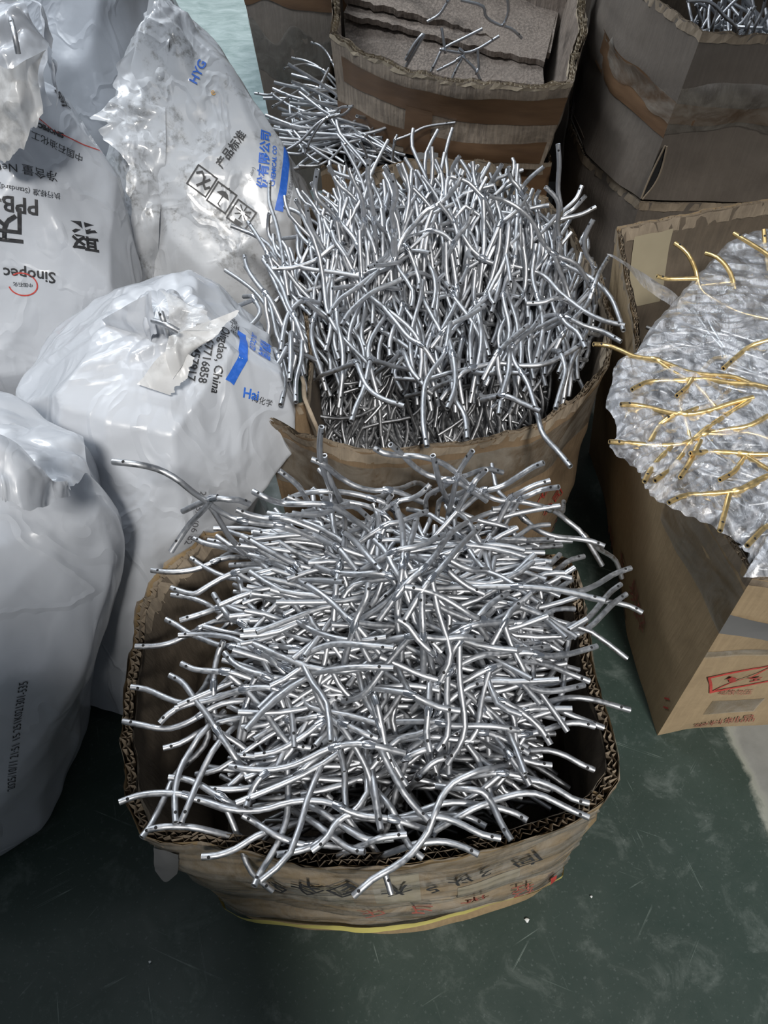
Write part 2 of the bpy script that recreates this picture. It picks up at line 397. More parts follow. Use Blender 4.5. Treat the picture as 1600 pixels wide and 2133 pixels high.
def carton(root, sides, names, drop, seed, mo, mi, me, thick=.008, bulge=.0, amp=.005, jag=.006, edge=True, floor_z=None):
    """sides: list of top polylines in order round the carton; drop(p) gives the bottom point under p"""
    ctr = sum((Vector(p) for s in sides for p in s), Vector())/sum(len(s) for s in sides)
    out = {}
    corner = {}
    def outward(a, b):
        d = Vector((b[0] - a[0], b[1] - a[1], 0)).normalized(); n = Vector((d.y, -d.x, 0))
        mid = Vector(((a[0] + b[0])/2 - ctr.x, (a[1] + b[1])/2 - ctr.y, 0))
        return n if n.dot(mid) > 0 else -n
    k = len(sides)
    for i, s in enumerate(sides):
        N = []
        for j in range(len(s)):
            q = Vector()
            if j > 0: q += outward(s[j - 1], s[j])
            if j < len(s) - 1: q += outward(s[j], s[j + 1])
            if j == 0: q += outward(sides[i - 1][-2], sides[i - 1][-1])
            if j == len(s) - 1: q += outward(sides[(i + 1) % k][0], sides[(i + 1) % k][1])
            N.append(tuple(q.normalized()))
        p = Panel([drop(q) for q in s], s, N, seed + i, bulge, amp, thick, jag)
        p.build(root, names[i], mo, mi, me, edge=edge); out[names[i] + str(i)] = p
    bt = [drop(q) for s in sides for q in s[:-1]]
    mb = MB(); c = sum((Vector(q) for q in bt), Vector())/len(bt)
    lo = [Vector(q)*.99 + c*.01 + Vector((0, 0, .002)) for q in bt]; hi = [q + Vector((0, 0, .008)) for q in lo]
    n = len(bt); mb.add(lo + hi + [c + Vector((0, 0, .002)), c + Vector((0, 0, .010))], [(i, (i + 1) % n, n + (i + 1) % n, n + i) for i in range(n)] + [((i + 1) % n, i, 2*n) for i in range(n)] + [(n + i, n + (i + 1) % n, 2*n + 1) for i in range(n)])
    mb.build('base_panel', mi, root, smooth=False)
    return list(out.values())

# ---- flat print: text and signs as thin ink meshes laid onto a surface
_font_cache = {}
def text2d(body, size, shear=0.0, weight=0.0):
    key = (body, size, shear, weight)
    if key in _font_cache: return _font_cache[key]
    c = bpy.data.curves.new('lettering', 'FONT'); c.body = body; c.size = size; c.align_x = 'CENTER'; c.align_y = 'CENTER'; c.shear = shear
    c.resolution_u = 2; c.offset = weight
    o = bpy.data.objects.new('lettering', c); COL.objects.link(o)
    bpy.context.view_layer.update()
    dg = bpy.context.evaluated_depsgraph_get(); me = o.evaluated_get(dg).to_mesh()
    V = [(v.co.x, v.co.y) for v in me.vertices]; F = [tuple(p.vertices) for p in me.polygons]
    o.evaluated_get(dg).to_mesh_clear(); bpy.data.objects.remove(o); bpy.data.curves.remove(c)
    _font_cache[key] = (V, F); return V, F
def poly2d(*polys):
    V, F = [], []
    for p in polys:
        o = len(V); V += list(p); F.append(tuple(range(o, o + len(p))))
    return V, F
def line2d(pts, wd):
    out = []
    for a, b in zip(pts, pts[1:]):
        d = Vector((b[0] - a[0], b[1] - a[1])); L = d.length or 1; d /= L; n = Vector((-d.y, d.x))*wd/2; e = d*wd*.35
        A = Vector(a) - e; B = Vector(b) + e
        out.append([tuple(A - n), tuple(B - n), tuple(B + n), tuple(A + n)])
    return out
def cut(V, F, step):
    bm = bmesh.new(); vs = [bm.verts.new((x, y, 0)) for x, y in V]
    for f in F:
        try: bm.faces.new([vs[i] for i in f])
        except ValueError: pass
    for _ in range(5):
        es = [e for e in bm.edges if e.calc_length() > step]
        if not es or len(bm.verts) > 9000: break
        bmesh.ops.subdivide_edges(bm, edges=es, cuts=1)
        bmesh.ops.triangulate(bm, faces=[f for f in bm.faces if len(f.verts) > 4])
    bm.verts.index_update()
    V = np.array([(v.co.x, v.co.y) for v in bm.verts]); F = [tuple(v.index for v in f.verts) for f in bm.faces]
    bm.free(); return V, F
def print_panel(panel, shape, u, v, rot, mat, name='printed_mark', off=.0022, parent=None, step=.012, sx=1.0):
    V, F = cut(*shape, step); c, s = math.cos(rot), math.sin(rot)
    U = u + (V[:, 0]*c - V[:, 1]*s)*sx; W = v + (V[:, 0]*s + V[:, 1]*c)/panel.h
    mb = MB(); mb.add(panel.at(U, W, np.full(len(U), panel.thick/2 + off)), F)
    return mb.build(name, mat, parent or panel.obj)

# ------------------------------------------------------------------ white sacks
def crumple(P, seed, cell, squash=(1, 1, 1)):
    """distance to the nearest of scattered seeds: flat dimples meeting in sharp creases"""
    r = np.random.RandomState(seed); S = P*np.array(squash); lo, hi = S.min(0), S.max(0)
    n = int(min(700, max(30, np.prod((hi - lo)/cell + 1)*.7))); C = lo + r.rand(n, 3)*(hi - lo)
    d = np.full(len(S), 9.0)
    for c in C: d = np.minimum(d, ((S - c)**2).sum(1))
    return np.sqrt(d)/cell
def sack_body(sections, seed, nu=150, nv=120, fold=.012, neck=6, facets=34, dim=.018):
    """sections: (z, cx, cy, rx, ry, turn, power); returns grid points (nu x nv)"""
    S = np.array(sections, float); t = np.arange(len(S)); T = np.linspace(0, len(S) - 1, nv); Q = []
    for i in range(S.shape[1]):
        y = S[:, i]; m = np.gradient(y); k = np.clip(T.astype(int), 0, len(S) - 2); u = T - k
        Q.append((2*u**3 - 3*u**2 + 1)*y[k] + (u**3 - 2*u**2 + u)*m[k] + (-2*u**3 + 3*u**2)*y[k + 1] + (u**3 - u**2)*m[k + 1])
    z, cx, cy, rx, ry, turn, pw = Q; rx = np.maximum(rx, .004); ry = np.maximum(ry, .004)
    th = np.linspace(0, 2*math.pi, nu, endpoint=False)[:, None]
    c, s = np.cos(th), np.sin(th); e = 2/np.maximum(pw, 1.2)
    x0 = np.sign(c)*np.abs(c)**e*rx; y0 = np.sign(s)*np.abs(s)**e*ry
    X = cx + x0*np.cos(turn) - y0*np.sin(turn); Y = cy + x0*np.sin(turn) + y0*np.cos(turn); Z = np.broadcast_to(z, X.shape)
    P = np.stack([X, Y, Z], -1).reshape(-1, 3)
    O = np.stack([np.broadcast_to(cx, X.shape), np.broadcast_to(cy, X.shape), Z], -1).reshape(-1, 3)
    N = P - O; rad = np.linalg.norm(N, axis=1); N /= np.maximum(rad, 1e-6)[:, None]; N[:, 2] += .25
    vv = np.tile(np.linspace(0, 1, nv), nu); tt = np.repeat(th[:, 0], nv)
    size = np.clip(rad/.12, .12, 1)
    if facets:
        r = np.random.RandomState(seed + 50); C = np.mean(P, 0)
        for i in range(facets):
            n = r.randn(3); n[2] = abs(n[2])*.7 + .05*r.randn(); n /= np.linalg.norm(n)
            sup = ((P - C)@n).max(); h = sup*r.uniform(.86, .965); ex = (P - C)@n - h; k = ex > 0
            den = np.maximum(N@n, .25); P[k] -= N[k]*np.minimum(ex[k]/den[k], .38*np.linalg.norm((P - O)[k], axis=1)*np.clip(rad[k]/.12, .1, 1))[:, None]
    d = dim*(crumple(P, seed, .15, (1, 1, .55)) - .55) + dim*.45*(crumple(P, seed + 1, .06, (1, 1, .5)) - .5)
    warp = vnoise(P*6, seed)*.12
    q = P*np.array([5, 5, 1.6]) + warp[:, None]
    d += fold*(1.1*ridge(q, seed + 2) - .45) + fold*.45*(ridge(P*np.array([15, 15, 5]), seed + 3) - .5) + fold*1.4*vnoise(P*4.2, seed + 4)
    k = np.clip((vv - .60)/.40, 0, 1)
    d += k*.011*np.abs(np.sin(tt*neck + 2.5*vnoise(P*5, seed + 6)))*np.clip(rad/.05, .2, 1)
    P = P + N*(d*size)[:, None]
    P[:, 2] = np.maximum(P[:, 2], sections[0][0] + .002)
    return P
class Sack:
    def __init__(s, name, sections, label, group=None, mat='bag', seed=1, nu=150, nv=120, **kw):
        c = sections[0]; s.root = thing(name, (c[1], c[2], sections[0][0]), label, 'sack', group)
        s.P = sack_body(sections, seed, nu, nv, **kw); mb = MB(); mb.grid(s.P, nu, nv, 0, closed=True)
        n0 = len(mb.v); b = np.mean(s.P.reshape(nu, nv, 3)[:, 0], 0); t = np.mean(s.P.reshape(nu, nv, 3)[:, -1], 0)
        mb.add([b, t], [])
        for i in range(nu):
            j = (i + 1) % nu
            mb.f.append((j*nv, i*nv, n0)); mb.m.append(0); mb.f.append((i*nv + nv - 1, j*nv + nv - 1, n0 + 1)); mb.m.append(0)
        s.bvh = BVHTree.FromPolygons([tuple(q) for q in mb.v], mb.f)
        s.body = mb.build('body', M[mat], s.root)
    def hit(s, x, y):
        d = ray(x, y).normalized(); r = s.bvh.ray_cast(Vector((0, 0, EYE)), d)
        return r[0], r[1]
    def mark(s, shape, x, y, dx, dy, mat, name='printed_lettering', off=.0015, step=.008, parent=None):
        """lay ink on the sack: centre under photo point (x, y), reading towards (x+dx, y+dy)"""
        c, n = s.hit(x, y)
        if c is None: print('no hit', name, x, y); return
        if n.dot(ray(x, y)) > 0: n = -n
        # average normal around, so that one crease does not turn the whole mark
        acc = Vector(n)
        for ax, ay in ((18, 0), (-18, 0), (0, 18), (0, -18), (30, 30), (-30, -30), (30, -30), (-30, 30)):
            h2, n2 = s.hit(x + ax, y + ay)
            if n2 is not None:
                acc += (n2 if n2.dot(ray(x, y)) < 0 else -n2)
        n = acc.normalized()
        d = ray(x + dx, y + dy); den = d.dot(n); q = Vector((0, 0, EYE)) + d*((c - Vector((0, 0, EYE))).dot(n)/den)
        u = (q - c); u = (u - n*u.dot(n)).normalized(); v = n.cross(u)
        V, F = cut(*shape, step); out = []
        for a, b in V:
            p = c + u*float(a) + v*float(b); h = s.bvh.ray_cast(p + n*.12, -n, .3)
            if h[0] is None: out.append(p); continue
            m = h[1] if h[1].dot(n) > 0 else -h[1]; out.append(h[0] + m*off)
        mb = MB(); mb.add(out, F); return mb.build(name, mat, parent or s.body)
def sheet(A, B, nu, nv, seed, amp=.010, sag=0.0, rag=0.0, freq=14):
    """a loose piece of film between two 3-D polylines"""
    a = spline(A, nu); b = spline(B, nu); P = []
    k = np.linspace(0, 1, nu); z0 = np.zeros(nu)
    E = rag*(vnoise(np.stack([k*9, z0, z0 + seed], 1), seed) + .6*vnoise(np.stack([k*31, z0, z0 + seed], 1), seed + 1))
    for i in range(nu):
        e = float(E[i])
        for j in range(nv):
            t = j/(nv - 1); q = a[i].lerp(b[i], t*(1 + e)); q = q - Vector((0, 0, sag*4*t*(1 - t))); P.append(q)
    P = np.array([tuple(q) for q in P]); n = np.array(((a[-1] - a[0]).cross(b[nu//2] - a[nu//2])).normalized())
    d = amp*(1.3*vnoise(P*freq, seed) + ridge(P*freq*1.3, seed + 1) - .5 + .9*(crumple(P, seed + 2, .035) - .5))
    P = P + n*d[:, None]; mb = MB(); mb.grid(P, nu, nv); return mb

def pix(P):
    P = np.asarray(P, float).reshape(-1, 3) - np.array([0, 0, EYE])
    d = P[:, 1]*CP - P[:, 2]*SP; up = P[:, 1]*SP + P[:, 2]*CP
    return np.stack([800 + FPX*P[:, 0]/d, 1066.5 - FPX*up/d], 1)
def panel_uv(p, x, y):
    U, V = np.meshgrid(np.linspace(0, p.len, 90), np.linspace(0, 1, 60), indexing='ij'); U = U.ravel(); V = V.ravel()
    q = pix(p.at(U, V, np.full(len(U), p.thick/2))); k = np.argmin(((q - [x, y])**2).sum(1)); return float(U[k]), float(V[k])
def print_at(p, shape, x, y, x2, y2, mat, name='printed_mark', **kw):
    """print on a carton wall: centre under photo point, reading towards the second point"""
    u, v = panel_uv(p, x, y); u2, v2 = panel_uv(p, x2, y2)
    return print_panel(p, shape, u, v, math.atan2((v2 - v)*p.h, u2 - u), mat, name, **kw)

# ---- front carton, full of rods
Z = .44
def zs(pts, z): return [tuple(at_z(x, y, z)) for x, y in pts]
cartA = thing('open_carton', (0, .48, 0), 'battered open carton in front, crammed with silver branches, bound with yellow strap', 'carton', 'open cartons on the floor')
A_sides = [zs([(430, 1120), (360, 1170), (312, 1222), (290, 1285), (272, 1380), (258, 1480), (254, 1560), (262, 1640), (300, 1725)], Z),
           zs([(300, 1725), (345, 1745), (430, 1752), (540, 1765), (660, 1782), (770, 1788), (890, 1778), (1000, 1758), (1100, 1728), (1190, 1692), (1248, 1655)], Z),
           zs([(1248, 1655), (1266, 1610), (1262, 1550), (1258, 1480), (1250, 1400), (1238, 1330), (1215, 1240), (1182, 1170)], Z),
           zs([(1182, 1170), (1000, 1128), (800, 1112), (600, 1110), (430, 1120)], Z)]
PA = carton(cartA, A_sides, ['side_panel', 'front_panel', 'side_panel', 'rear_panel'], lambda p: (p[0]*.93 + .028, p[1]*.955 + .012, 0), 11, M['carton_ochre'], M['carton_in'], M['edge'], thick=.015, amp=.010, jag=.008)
fA = PA[1]
# windings of clear tape round the outside, wrinkled
for i, (a, b, sl) in enumerate([(.74, .97, -.02), (.52, .76, .02), (.30, .53, -.03), (.10, .30, .03)]):
    strip(fA, .004, fA.len - .004, a, b, off=.0016 + .0005*(i % 2), wob=.02, seed=30 + i, nv=26, slope=sl, folds=.0030).build('clear_tape', M['cleartape'], fA.obj)
for i, (a, b) in enumerate([(.72, .96), (.40, .62)]):
    strip(PA[2], .01, PA[2].len - .01, a, b, wob=.02, seed=40 + i).build('clear_tape', M['cleartape'], PA[2].obj)
for u0, u1, v0, v1 in ((.16, .24, .55, .80), (.27, .33, .60, .82), (.38, .47, .42, .66)):
    strip(fA, u0, u1, v0, v1, off=.0011, wob=.01, seed=3).build('old_tape_patch', M['sticker'], fA.obj)['label'] = 'cream torn tape patch'
ys = strip(fA, .0, fA.len, .07, .115, off=.0085, wob=.012, seed=5, nv=3, slope=.085); strip(PA[0], 0, PA[0].len, .07, .115, off=.0085, mb=ys, nv=3); strip(PA[2], 0, PA[2].len, .155, .20, off=.0085, mb=ys, nv=3)
ys.build('yellow_strap', M['strap'], cartA)
fl = sheet([at_z(318, 1770, .40), at_z(345, 1775, .41), at_z(372, 1780, .41)], [at_z(322, 1815, .36), at_z(345, 1835, .34), at_z(368, 1822, .35)], 10, 10, 4, amp=.006)
fl.build('torn_tape_end', M['greytape'], cartA)
# marker writing along the front, upside down to the viewer
for ch, x, y, sz in (('向', 1095, 1782, .046), ('2', 1010, 1803, .040), ('以', 958, 1822, .036), ('5', 903, 1837, .038), ('木', 822, 1842, .042), ('图', 722, 1838, .042), ('双', 640, 1838, .038), ('四', 575, 1832, .034)):
    print_at(fA, text2d(ch, sz*.9, 0, .0005), x, y, x - 30, y + (6 if x < 800 else 9), M['black'], 'marker_writing', off=.0088)
for ch, x, y in (('轻', 1080, 1845), ('放', 985, 1868), ('勿', 880, 1880), ('压', 775, 1888)):
    print_at(fA, text2d(ch, .038), x, y - 4, x - 30, y + 2, M['redfade'], 'red_print', off=.0088)
print_at(fA, poly2d([(-.03, -.005), (.03, -.005), (.03, .005), (-.03, .005)]), 1145, 1826, 1136, 1848, M['red'], 'red_print', off=.0088)

# ---- middle carton
cartB = thing('open_carton', (.1, 1.2, 0), 'large open carton behind the front one, heaped high with silver branches', 'carton', 'open cartons on the floor')
ZB = .50
B_front = zs([(545, 866), (620, 905), (700, 930), (780, 943), (930, 932), (1040, 908), (1112, 885)], ZB)
B_right = zs([(1112, 885), (1190, 838), (1272, 757), (1274, 660), (1252, 585), (1192, 480), (1140, 415)], ZB)
B_rear = [B_right[-1], (.22, 1.60, .565), (.05, 1.60, .57), (-.17, 1.54, .50)]
B_left = [B_rear[-1], (-.175, 1.32, .49), (-.135, 1.08, .49), (-.13, .95, .49), B_front[0]]
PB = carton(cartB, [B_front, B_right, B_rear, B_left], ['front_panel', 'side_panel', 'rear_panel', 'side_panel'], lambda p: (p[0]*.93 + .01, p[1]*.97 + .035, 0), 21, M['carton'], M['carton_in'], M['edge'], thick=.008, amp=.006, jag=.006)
fB = PB[0]
for a, b in ((.70, .93),):
    strip(fB, .0, fB.len, a, b, wob=.015, seed=61).build('clear_tape', M['cleartape'], fB.obj)
    strip(PB[1], .0, .30, a, b, wob=.015, seed=62).build('clear_tape', M['cleartape'], PB[1].obj)
# a strip of the corner folded inward at the left of the front
fl = MB(); q = [Vector(at_z(655, 888, .49)), Vector(at_z(640, 840, .51)), Vector(at_z(622, 785, .50))]
fl = sheet(q, [p + Vector((.01, .02, -.22)) for p in q], 14, 14, 9, amp=.004)
o = fl.build('folded_corner_flap', M['edge'], cartB)
o.modifiers.new('thickness', 'SOLIDIFY').thickness = .006
print_at(PB[1], text2d('公司', .035), 1150, 1045, 1170, 1015, M['red'], 'red_print', off=.003)
print_at(PB[1], text2d('Apr.', .030), 1135, 1022, 1155, 1000, M['red'], 'red_print', off=.003)
print_at(PB[1], text2d('小心', .040), 1165, 1085, 1180, 1060, M['red'], 'red_print', off=.003)

# ---- carton with spilled rods under the worn tilted carton
cartE = thing('open_carton', (.1, 2.1, 0), 'carton under the worn patched carton, silver branches spilling over its left side', 'carton', 'open cartons on the floor')
E_sides = [[(-.15, 1.80, .45), (.1, 1.785, .455), (.40, 1.80, .455)], [(.40, 1.80, .455), (.40, 2.40, .455)], [(.40, 2.40, .455), (-.15, 2.42, .45)], [(-.15, 2.42, .45), (-.16, 2.1, .45), (-.15, 1.80, .45)]]
PE = carton(cartE, E_sides, ['front_panel', 'side_panel', 'rear_panel', 'side_panel'], lambda p: (p[0], p[1], 0), 31, M['carton'], M['carton_in'], M['edge'], thick=.007, amp=.004)
strip(PE[0], .38, .60, .74, .985, seed=3).build('brown_tape', M['tape'], PE[0].obj)

# ---- worn carton sitting askew on top of it
cartC = thing('worn_carton', (.13, 2.0, .46), 'worn grey-brown carton with bowed tape-banded front, sitting askew on another carton', 'carton')
def bow(a, b, n, out, dip=0.0):
    a = Vector(a); b = Vector(b); d = (b - a); nn = Vector((d.y, -d.x, 0)).normalized(); r = []
    for i in range(n):
        t = i/(n - 1); k = 4*t*(1 - t); r.append(tuple(a.lerp(b, t) + nn*out*k - Vector((0, 0, dip*k))))
    return r
C_fl, C_fr = Vector((-.118, 1.985, .675)), Vector((.405, 1.765, .668))
C_sides = [bow(C_fl, C_fr, 9, .060, .022), [tuple(C_fr), (.455, 1.92, .70), (.485, 2.12, .72), (.51, 2.32, .74)], [(.51, 2.32, .74), (.2, 2.47, .74), (-.135, 2.5, .76)], [(-.135, 2.5, .76), (-.128, 2.2, .74), tuple(C_fl)]]
def dropC(p): return (p[0]*.90 + .004, p[1]*.985 + .035, .462)
PC = carton(cartC, C_sides, ['front_panel', 'side_panel', 'rear_panel', 'side_panel'], dropC, 41, M['carton_old'], M['carton_worn_in'], M['edge_pale'], thick=.018, amp=.007, jag=.006)
fC = PC[0]
strip(fC, .03, fC.len, .56, .84, wob=.02, seed=71, slope=-.02).build('brown_tape', M['tape'], fC.obj)
strip(fC, .0, fC.len - .01, .06, .30, wob=.02, seed=72, slope=.02).build('brown_tape', M['tape'], fC.obj)
strip(fC, .225, .295, .0, .60, off=.0028, seed=73, nv=10).build('brown_tape', M['tape'], fC.obj)
tb = MB(); P = []
for i in range(6):
    for j in range(6): P.append(Vector(at_y(868 + i*9, 318 + j*7, 1.80 - .004*j)) + Vector((0, .002*math.sin(i*2.1), 0)))
tb.grid(P, 6, 6); tb.build('hanging_tape_end', M['greytape'], cartC)
def slab(name, mat, root, front, back, th, seed, jag=.006, nu=40, nv=14):
    """a sheet of card with thickness: front edge and back edge polylines"""
    a = spline(front, nu); b = spline(back, nu); P = np.array([tuple(a[i].lerp(b[i], j/(nv - 1))) for i in range(nu) for j in range(nv)])
    nrm = (a[-1] - a[0]).cross(b[nu//2] - a[nu//2]).normalized()
    if nrm.z < 0: nrm = -nrm
    n = np.array(nrm); P = P + n*(.003*vnoise(P*20, seed) + .0015*vnoise(P*70, seed + 1))[:, None]
    r = random.Random(seed); d = np.array((b[nu//2] - a[nu//2]).normalized())
    for i in range(nu): P[i*nv] += d*r.uniform(-jag, jag)
    mb = MB(); mb.grid(P, nu, nv); mb.grid(P - n*th, nu, nv)
    e = np.concatenate([P[0::nv], (P - n*th)[0::nv]]); mb.grid(e, 2, nu)
    return mb.build(name, mat, root)
f1 = [at_y(722, -4, 2.30), at_y(850, 25, 2.26), at_y(1000, 68, 2.22), at_y(1146, 114, 2.15)]
slab('bottom_flap', M['carton_worn_in'], cartC, f1, [p + Vector((.05, .22, .05)) for p in f1], .016, 5)
f2 = [at_y(715, 28, 2.27), at_y(850, 60, 2.23), at_y(1000, 98, 2.17), at_y(1135, 128, 2.11)]
slab('bottom_flap', M['carton_worn_in'], cartC, f2, [p + Vector((.05, .2, .035)) for p in f2], .014, 6)

f3a = [p + Vector((0, .03, -.012)) for p in f2]
f3b = [Vector((-.09, 2.06, .475)), Vector((.05, 1.98, .473)), Vector((.22, 1.90, .472)), Vector((.40, 1.86, .475))]
slab('bottom_flap', M['carton_worn_in'], cartC, f3b, f3a, .010, 7, jag=.002)
# ---- tall carton far behind, left of the worn carton
cartF = thing('tall_carton', (0, 2.75, 0), 'tall brown carton standing behind the spilled branches, film sagging round its front', 'carton')
F_sides = [[(-.43, 2.5, .95), (.3, 2.5, .95)], [(.3, 2.5, .95), (.3, 3.0, .95)], [(.3, 3.0, .95), (-.43, 3.0, .95)], [(-.43, 3.0, .95), (-.43, 2.5, .95)]]
PF = carton(cartF, F_sides, ['front_panel', 'side_panel', 'rear_panel', 'side_panel'], lambda p: (p[0]*.84 + .02, p[1], 0), 51, M['carton_pale'], M['carton_in'], M['edge'], thick=.007, amp=.006)
strip(PF[0], .0, .42, .60, .70, wob=.02, seed=81, slope=-.05).build('brown_tape', M['tape'], PF[0].obj)
strip(PF[0], .0, .45, .40, .52, wob=.05, seed=82, slope=-.07).build('clear_tape', M['cleartape'], PF[0].obj)

added_cartI = thing('tall_carton', (.7, 2.8, 0), 'brown carton added to darken the gap between the worn carton and the right-hand stack', 'carton')
I_sides = [[(.33, 2.56, .70), (1.0, 2.56, .70)], [(1.0, 2.56, .70), (1.0, 3.0, .70)], [(1.0, 3.0, .70), (.33, 3.0, .70)], [(.33, 3.0, .70), (.33, 2.56, .70)]]
carton(added_cartI, I_sides, ['front_panel', 'side_panel', 'rear_panel', 'side_panel'], lambda p: (p[0], p[1], 0), 57, M['carton_far'], M['carton_in'], M['edge'], thick=.007, amp=.005, jag=.003)  # invented carton, put in only to keep this gap dark
# ---- two stacked cartons at the upper right
def stacked(z0, z1, name, label, seed, top, bot, mo=None, **kw):
    r = thing(name, (.9, 2.0, z0), label, 'carton', 'stacked cartons at the upper right')
    sides = [[(x, y, z1) for x, y in s] for s in top]
    mp = {}
    for s, b in zip(top, bot):
        for p, q in zip(s, b): mp[p] = q
    P = carton(r, sides, ['side_panel', 'front_panel', 'side_panel', 'rear_panel'], lambda p: (*mp[(p[0], p[1])], z0), seed, mo or M['carton_far'], M['carton_in'], M['edge'], **kw)
    return r, P
topG = [[(.57, 2.35), (.525, 2.05), (.555, 1.83), (.619, 1.65)], [(.619, 1.65), (.9, 1.625), (1.25, 1.60)], [(1.25, 1.60), (1.25, 2.35)], [(1.25, 2.35), (.57, 2.35)]]
botG = [[(.55, 2.35), (.49, 2.05), (.50, 1.865), (.592, 1.655)], [(.592, 1.655), (.9, 1.64), (1.25, 1.62)], [(1.25, 1.62), (1.25, 2.35)], [(1.25, 2.35), (.55, 2.35)]]
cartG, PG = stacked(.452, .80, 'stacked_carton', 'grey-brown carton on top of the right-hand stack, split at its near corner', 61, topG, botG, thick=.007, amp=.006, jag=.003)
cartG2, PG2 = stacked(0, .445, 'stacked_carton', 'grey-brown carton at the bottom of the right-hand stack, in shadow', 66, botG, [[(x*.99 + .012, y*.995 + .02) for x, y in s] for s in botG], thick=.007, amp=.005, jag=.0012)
cap = MB(); cap.add([(x, y, .448) for s in botG for x, y in s[:-1]], [tuple(range(sum(len(s) - 1 for s in botG)))]); cap.build('top_flap', M['carton_far'], cartG2, smooth=False)
strip(PG[1], .0, PG[1].len, .47, .70, wob=.05, seed=91, off=.004).build('clear_tape', M['cleartape'], PG[1].obj)
strip(PG[1], .0, PG[1].len, .49, .60, wob=.03, seed=92, off=.002).build('brown_tape', M['tape'], PG[1].obj)
strip(PG[0], PG[0].len - .36, PG[0].len, .44, .66, wob=.02, seed=93, off=.002, slope=-.03).build('brown_tape', M['tape'], PG[0].obj)
strip(PG[0], PG[0].len - .30, PG[0].len, .58, .70, wob=.05, seed=94, off=.005, slope=-.12).build('clear_tape', M['cleartape'], PG[0].obj)
# the split at the corner: a dark gash with torn lips
ga, gb = Vector(at_y(1386, 302, 1.642)), Vector(at_y(1336, 412, 1.645))
gm = MB(); n = 14; P = []
for i in range(n):
    t = i/(n - 1); c = ga.lerp(gb, t); wdt = .002 + .017*math.sin(math.pi*min(1, t*1.05))**.8*(0.4 + .6*t)
    P += [c + Vector((-wdt*.2, .0, 0)), c + Vector((wdt, -.004, 0))]
gm.grid(P, n, 2); gm.build('corner_split', M['bore'], cartG, smooth=False)
for sgn, mat_ in ((0, 'edge'), (1, 'edge')):
    lm = MB(); lm.tube([p + Vector((0, -.002, 0)) for p in P[sgn::2]], .0022, 5); lm.build('torn_lip', M[mat_], cartG)

# ---- carton with the gold rods at the right
cartH = thing('open_carton', (.75, .95, 0), 'carton at the right with red fragile mark, gold branches under film on top', 'carton', 'open cartons on the floor')
H_FL = (.506, .578, .515); H_RL = (.437, 1.295, .60)
H_sides = [[H_RL, (.445, 1.12, .545), (.435, .95, .52), (.46, .78, .52), H_FL], [H_FL, (.62, .575, .50), (1.06, .60, .52)], [(1.06, .60, .52), (1.06, 1.38, .6)], [(1.06, 1.38, .62), (.742, 1.389, .60), H_RL]]
def dropH(p): return {True: (.518, .563, 0)}.get(p == H_FL, (p[0]*.90 + .085 + (.03 if p[0] < .45 else 0), p[1]*.97 + .02, 0))
PH = carton(cartH, H_sides, ['side_panel', 'front_panel', 'side_panel', 'rear_panel'], dropH, 71, M['carton_clean'], M['carton_in'], M['edge'], thick=.009, amp=.005, jag=.0025)
hL, hF, hR, hB = PH
strip(hF, .0, hF.len, .985, .62, off=.006, wob=.01, seed=11).build('front_flap', M['carton_clean'], hF.obj)
strip(hF, .0, hF.len, .60, .64, off=.008, wob=.008, seed=12).build('clear_tape', M['cleartape'], hF.obj)
strip(hF, .0, .12, .74, .84, off=.009, wob=.008, seed=13, slope=-.03).build('grey_tape', M['greytape'], hF.obj)
strip(hL, hL.len - .22, hL.len, .72, .94, off=.002, wob=.02, seed=14).build('clear_tape', M['cleartape'], hL.obj)
strip(hF, .07, .17, .14, .25, off=.002, seed=15).build('old_tape_patch', M['cleartape'], hF.obj)
# fragile / keep-upright mark
s = .055; fr = line2d([(-s, -s*.62), (s, -s*.62), (s, s*.62), (-s, s*.62), (-s, -s*.62)], .005) + line2d([(-s, -s*.62), (s, s*.62)], .003)
arrow = [[(-.030, .006), (-.018, .022), (-.006, .006)], [(-.024, .006), (-.012, .006), (-.012, -.008), (-.024, -.008)]]
glass = [[(.010, .002), (.034, .002), (.030, -.008), (.014, -.008)], [(.020, -.008), (.024, -.008), (.024, -.018), (.020, -.018)], [(.013, -.018), (.031, -.018), (.031, -.022), (.013, -.022)]]
print_at(hF, poly2d(*fr, *arrow, *glass), 1548, 1412, 1580, 1410, M['red'], 'fragile_mark', off=.003)
print_at(hF, text2d('轻放勿压', .016), 1535, 1440, 1570, 1438, M['redfade'], 'red_print', off=.003)
print_at(hF, text2d('塑料制品', .030), 1510, 1500, 1560, 1496, M['redfade'], 'red_print', off=.003)
for y in (1455, 1472):
    print_at(hL, poly2d([(-.012, -.0015), (.012, -.0015), (.012, .0015), (-.012, .0015)]), 1390, y, 1405, y + 3, M['red'], 'red_print', off=.003)
for ch, x, y in (('山', 1275, 1120), ('东', 1300, 1180), ('易', 1320, 1240), ('碎', 1335, 1290)):
    print_at(hL, text2d(ch, .060), x, y, x + 8, y + 30, M['redfade'], 'red_print', off=.003)
strip(hB, hB.len - .115, hB.len - .03, .70, .965, off=-(hB.thick + .002), seed=16).build('cream_sticker', M['sticker'], hB.obj)['label'] = 'cream paper sticker'

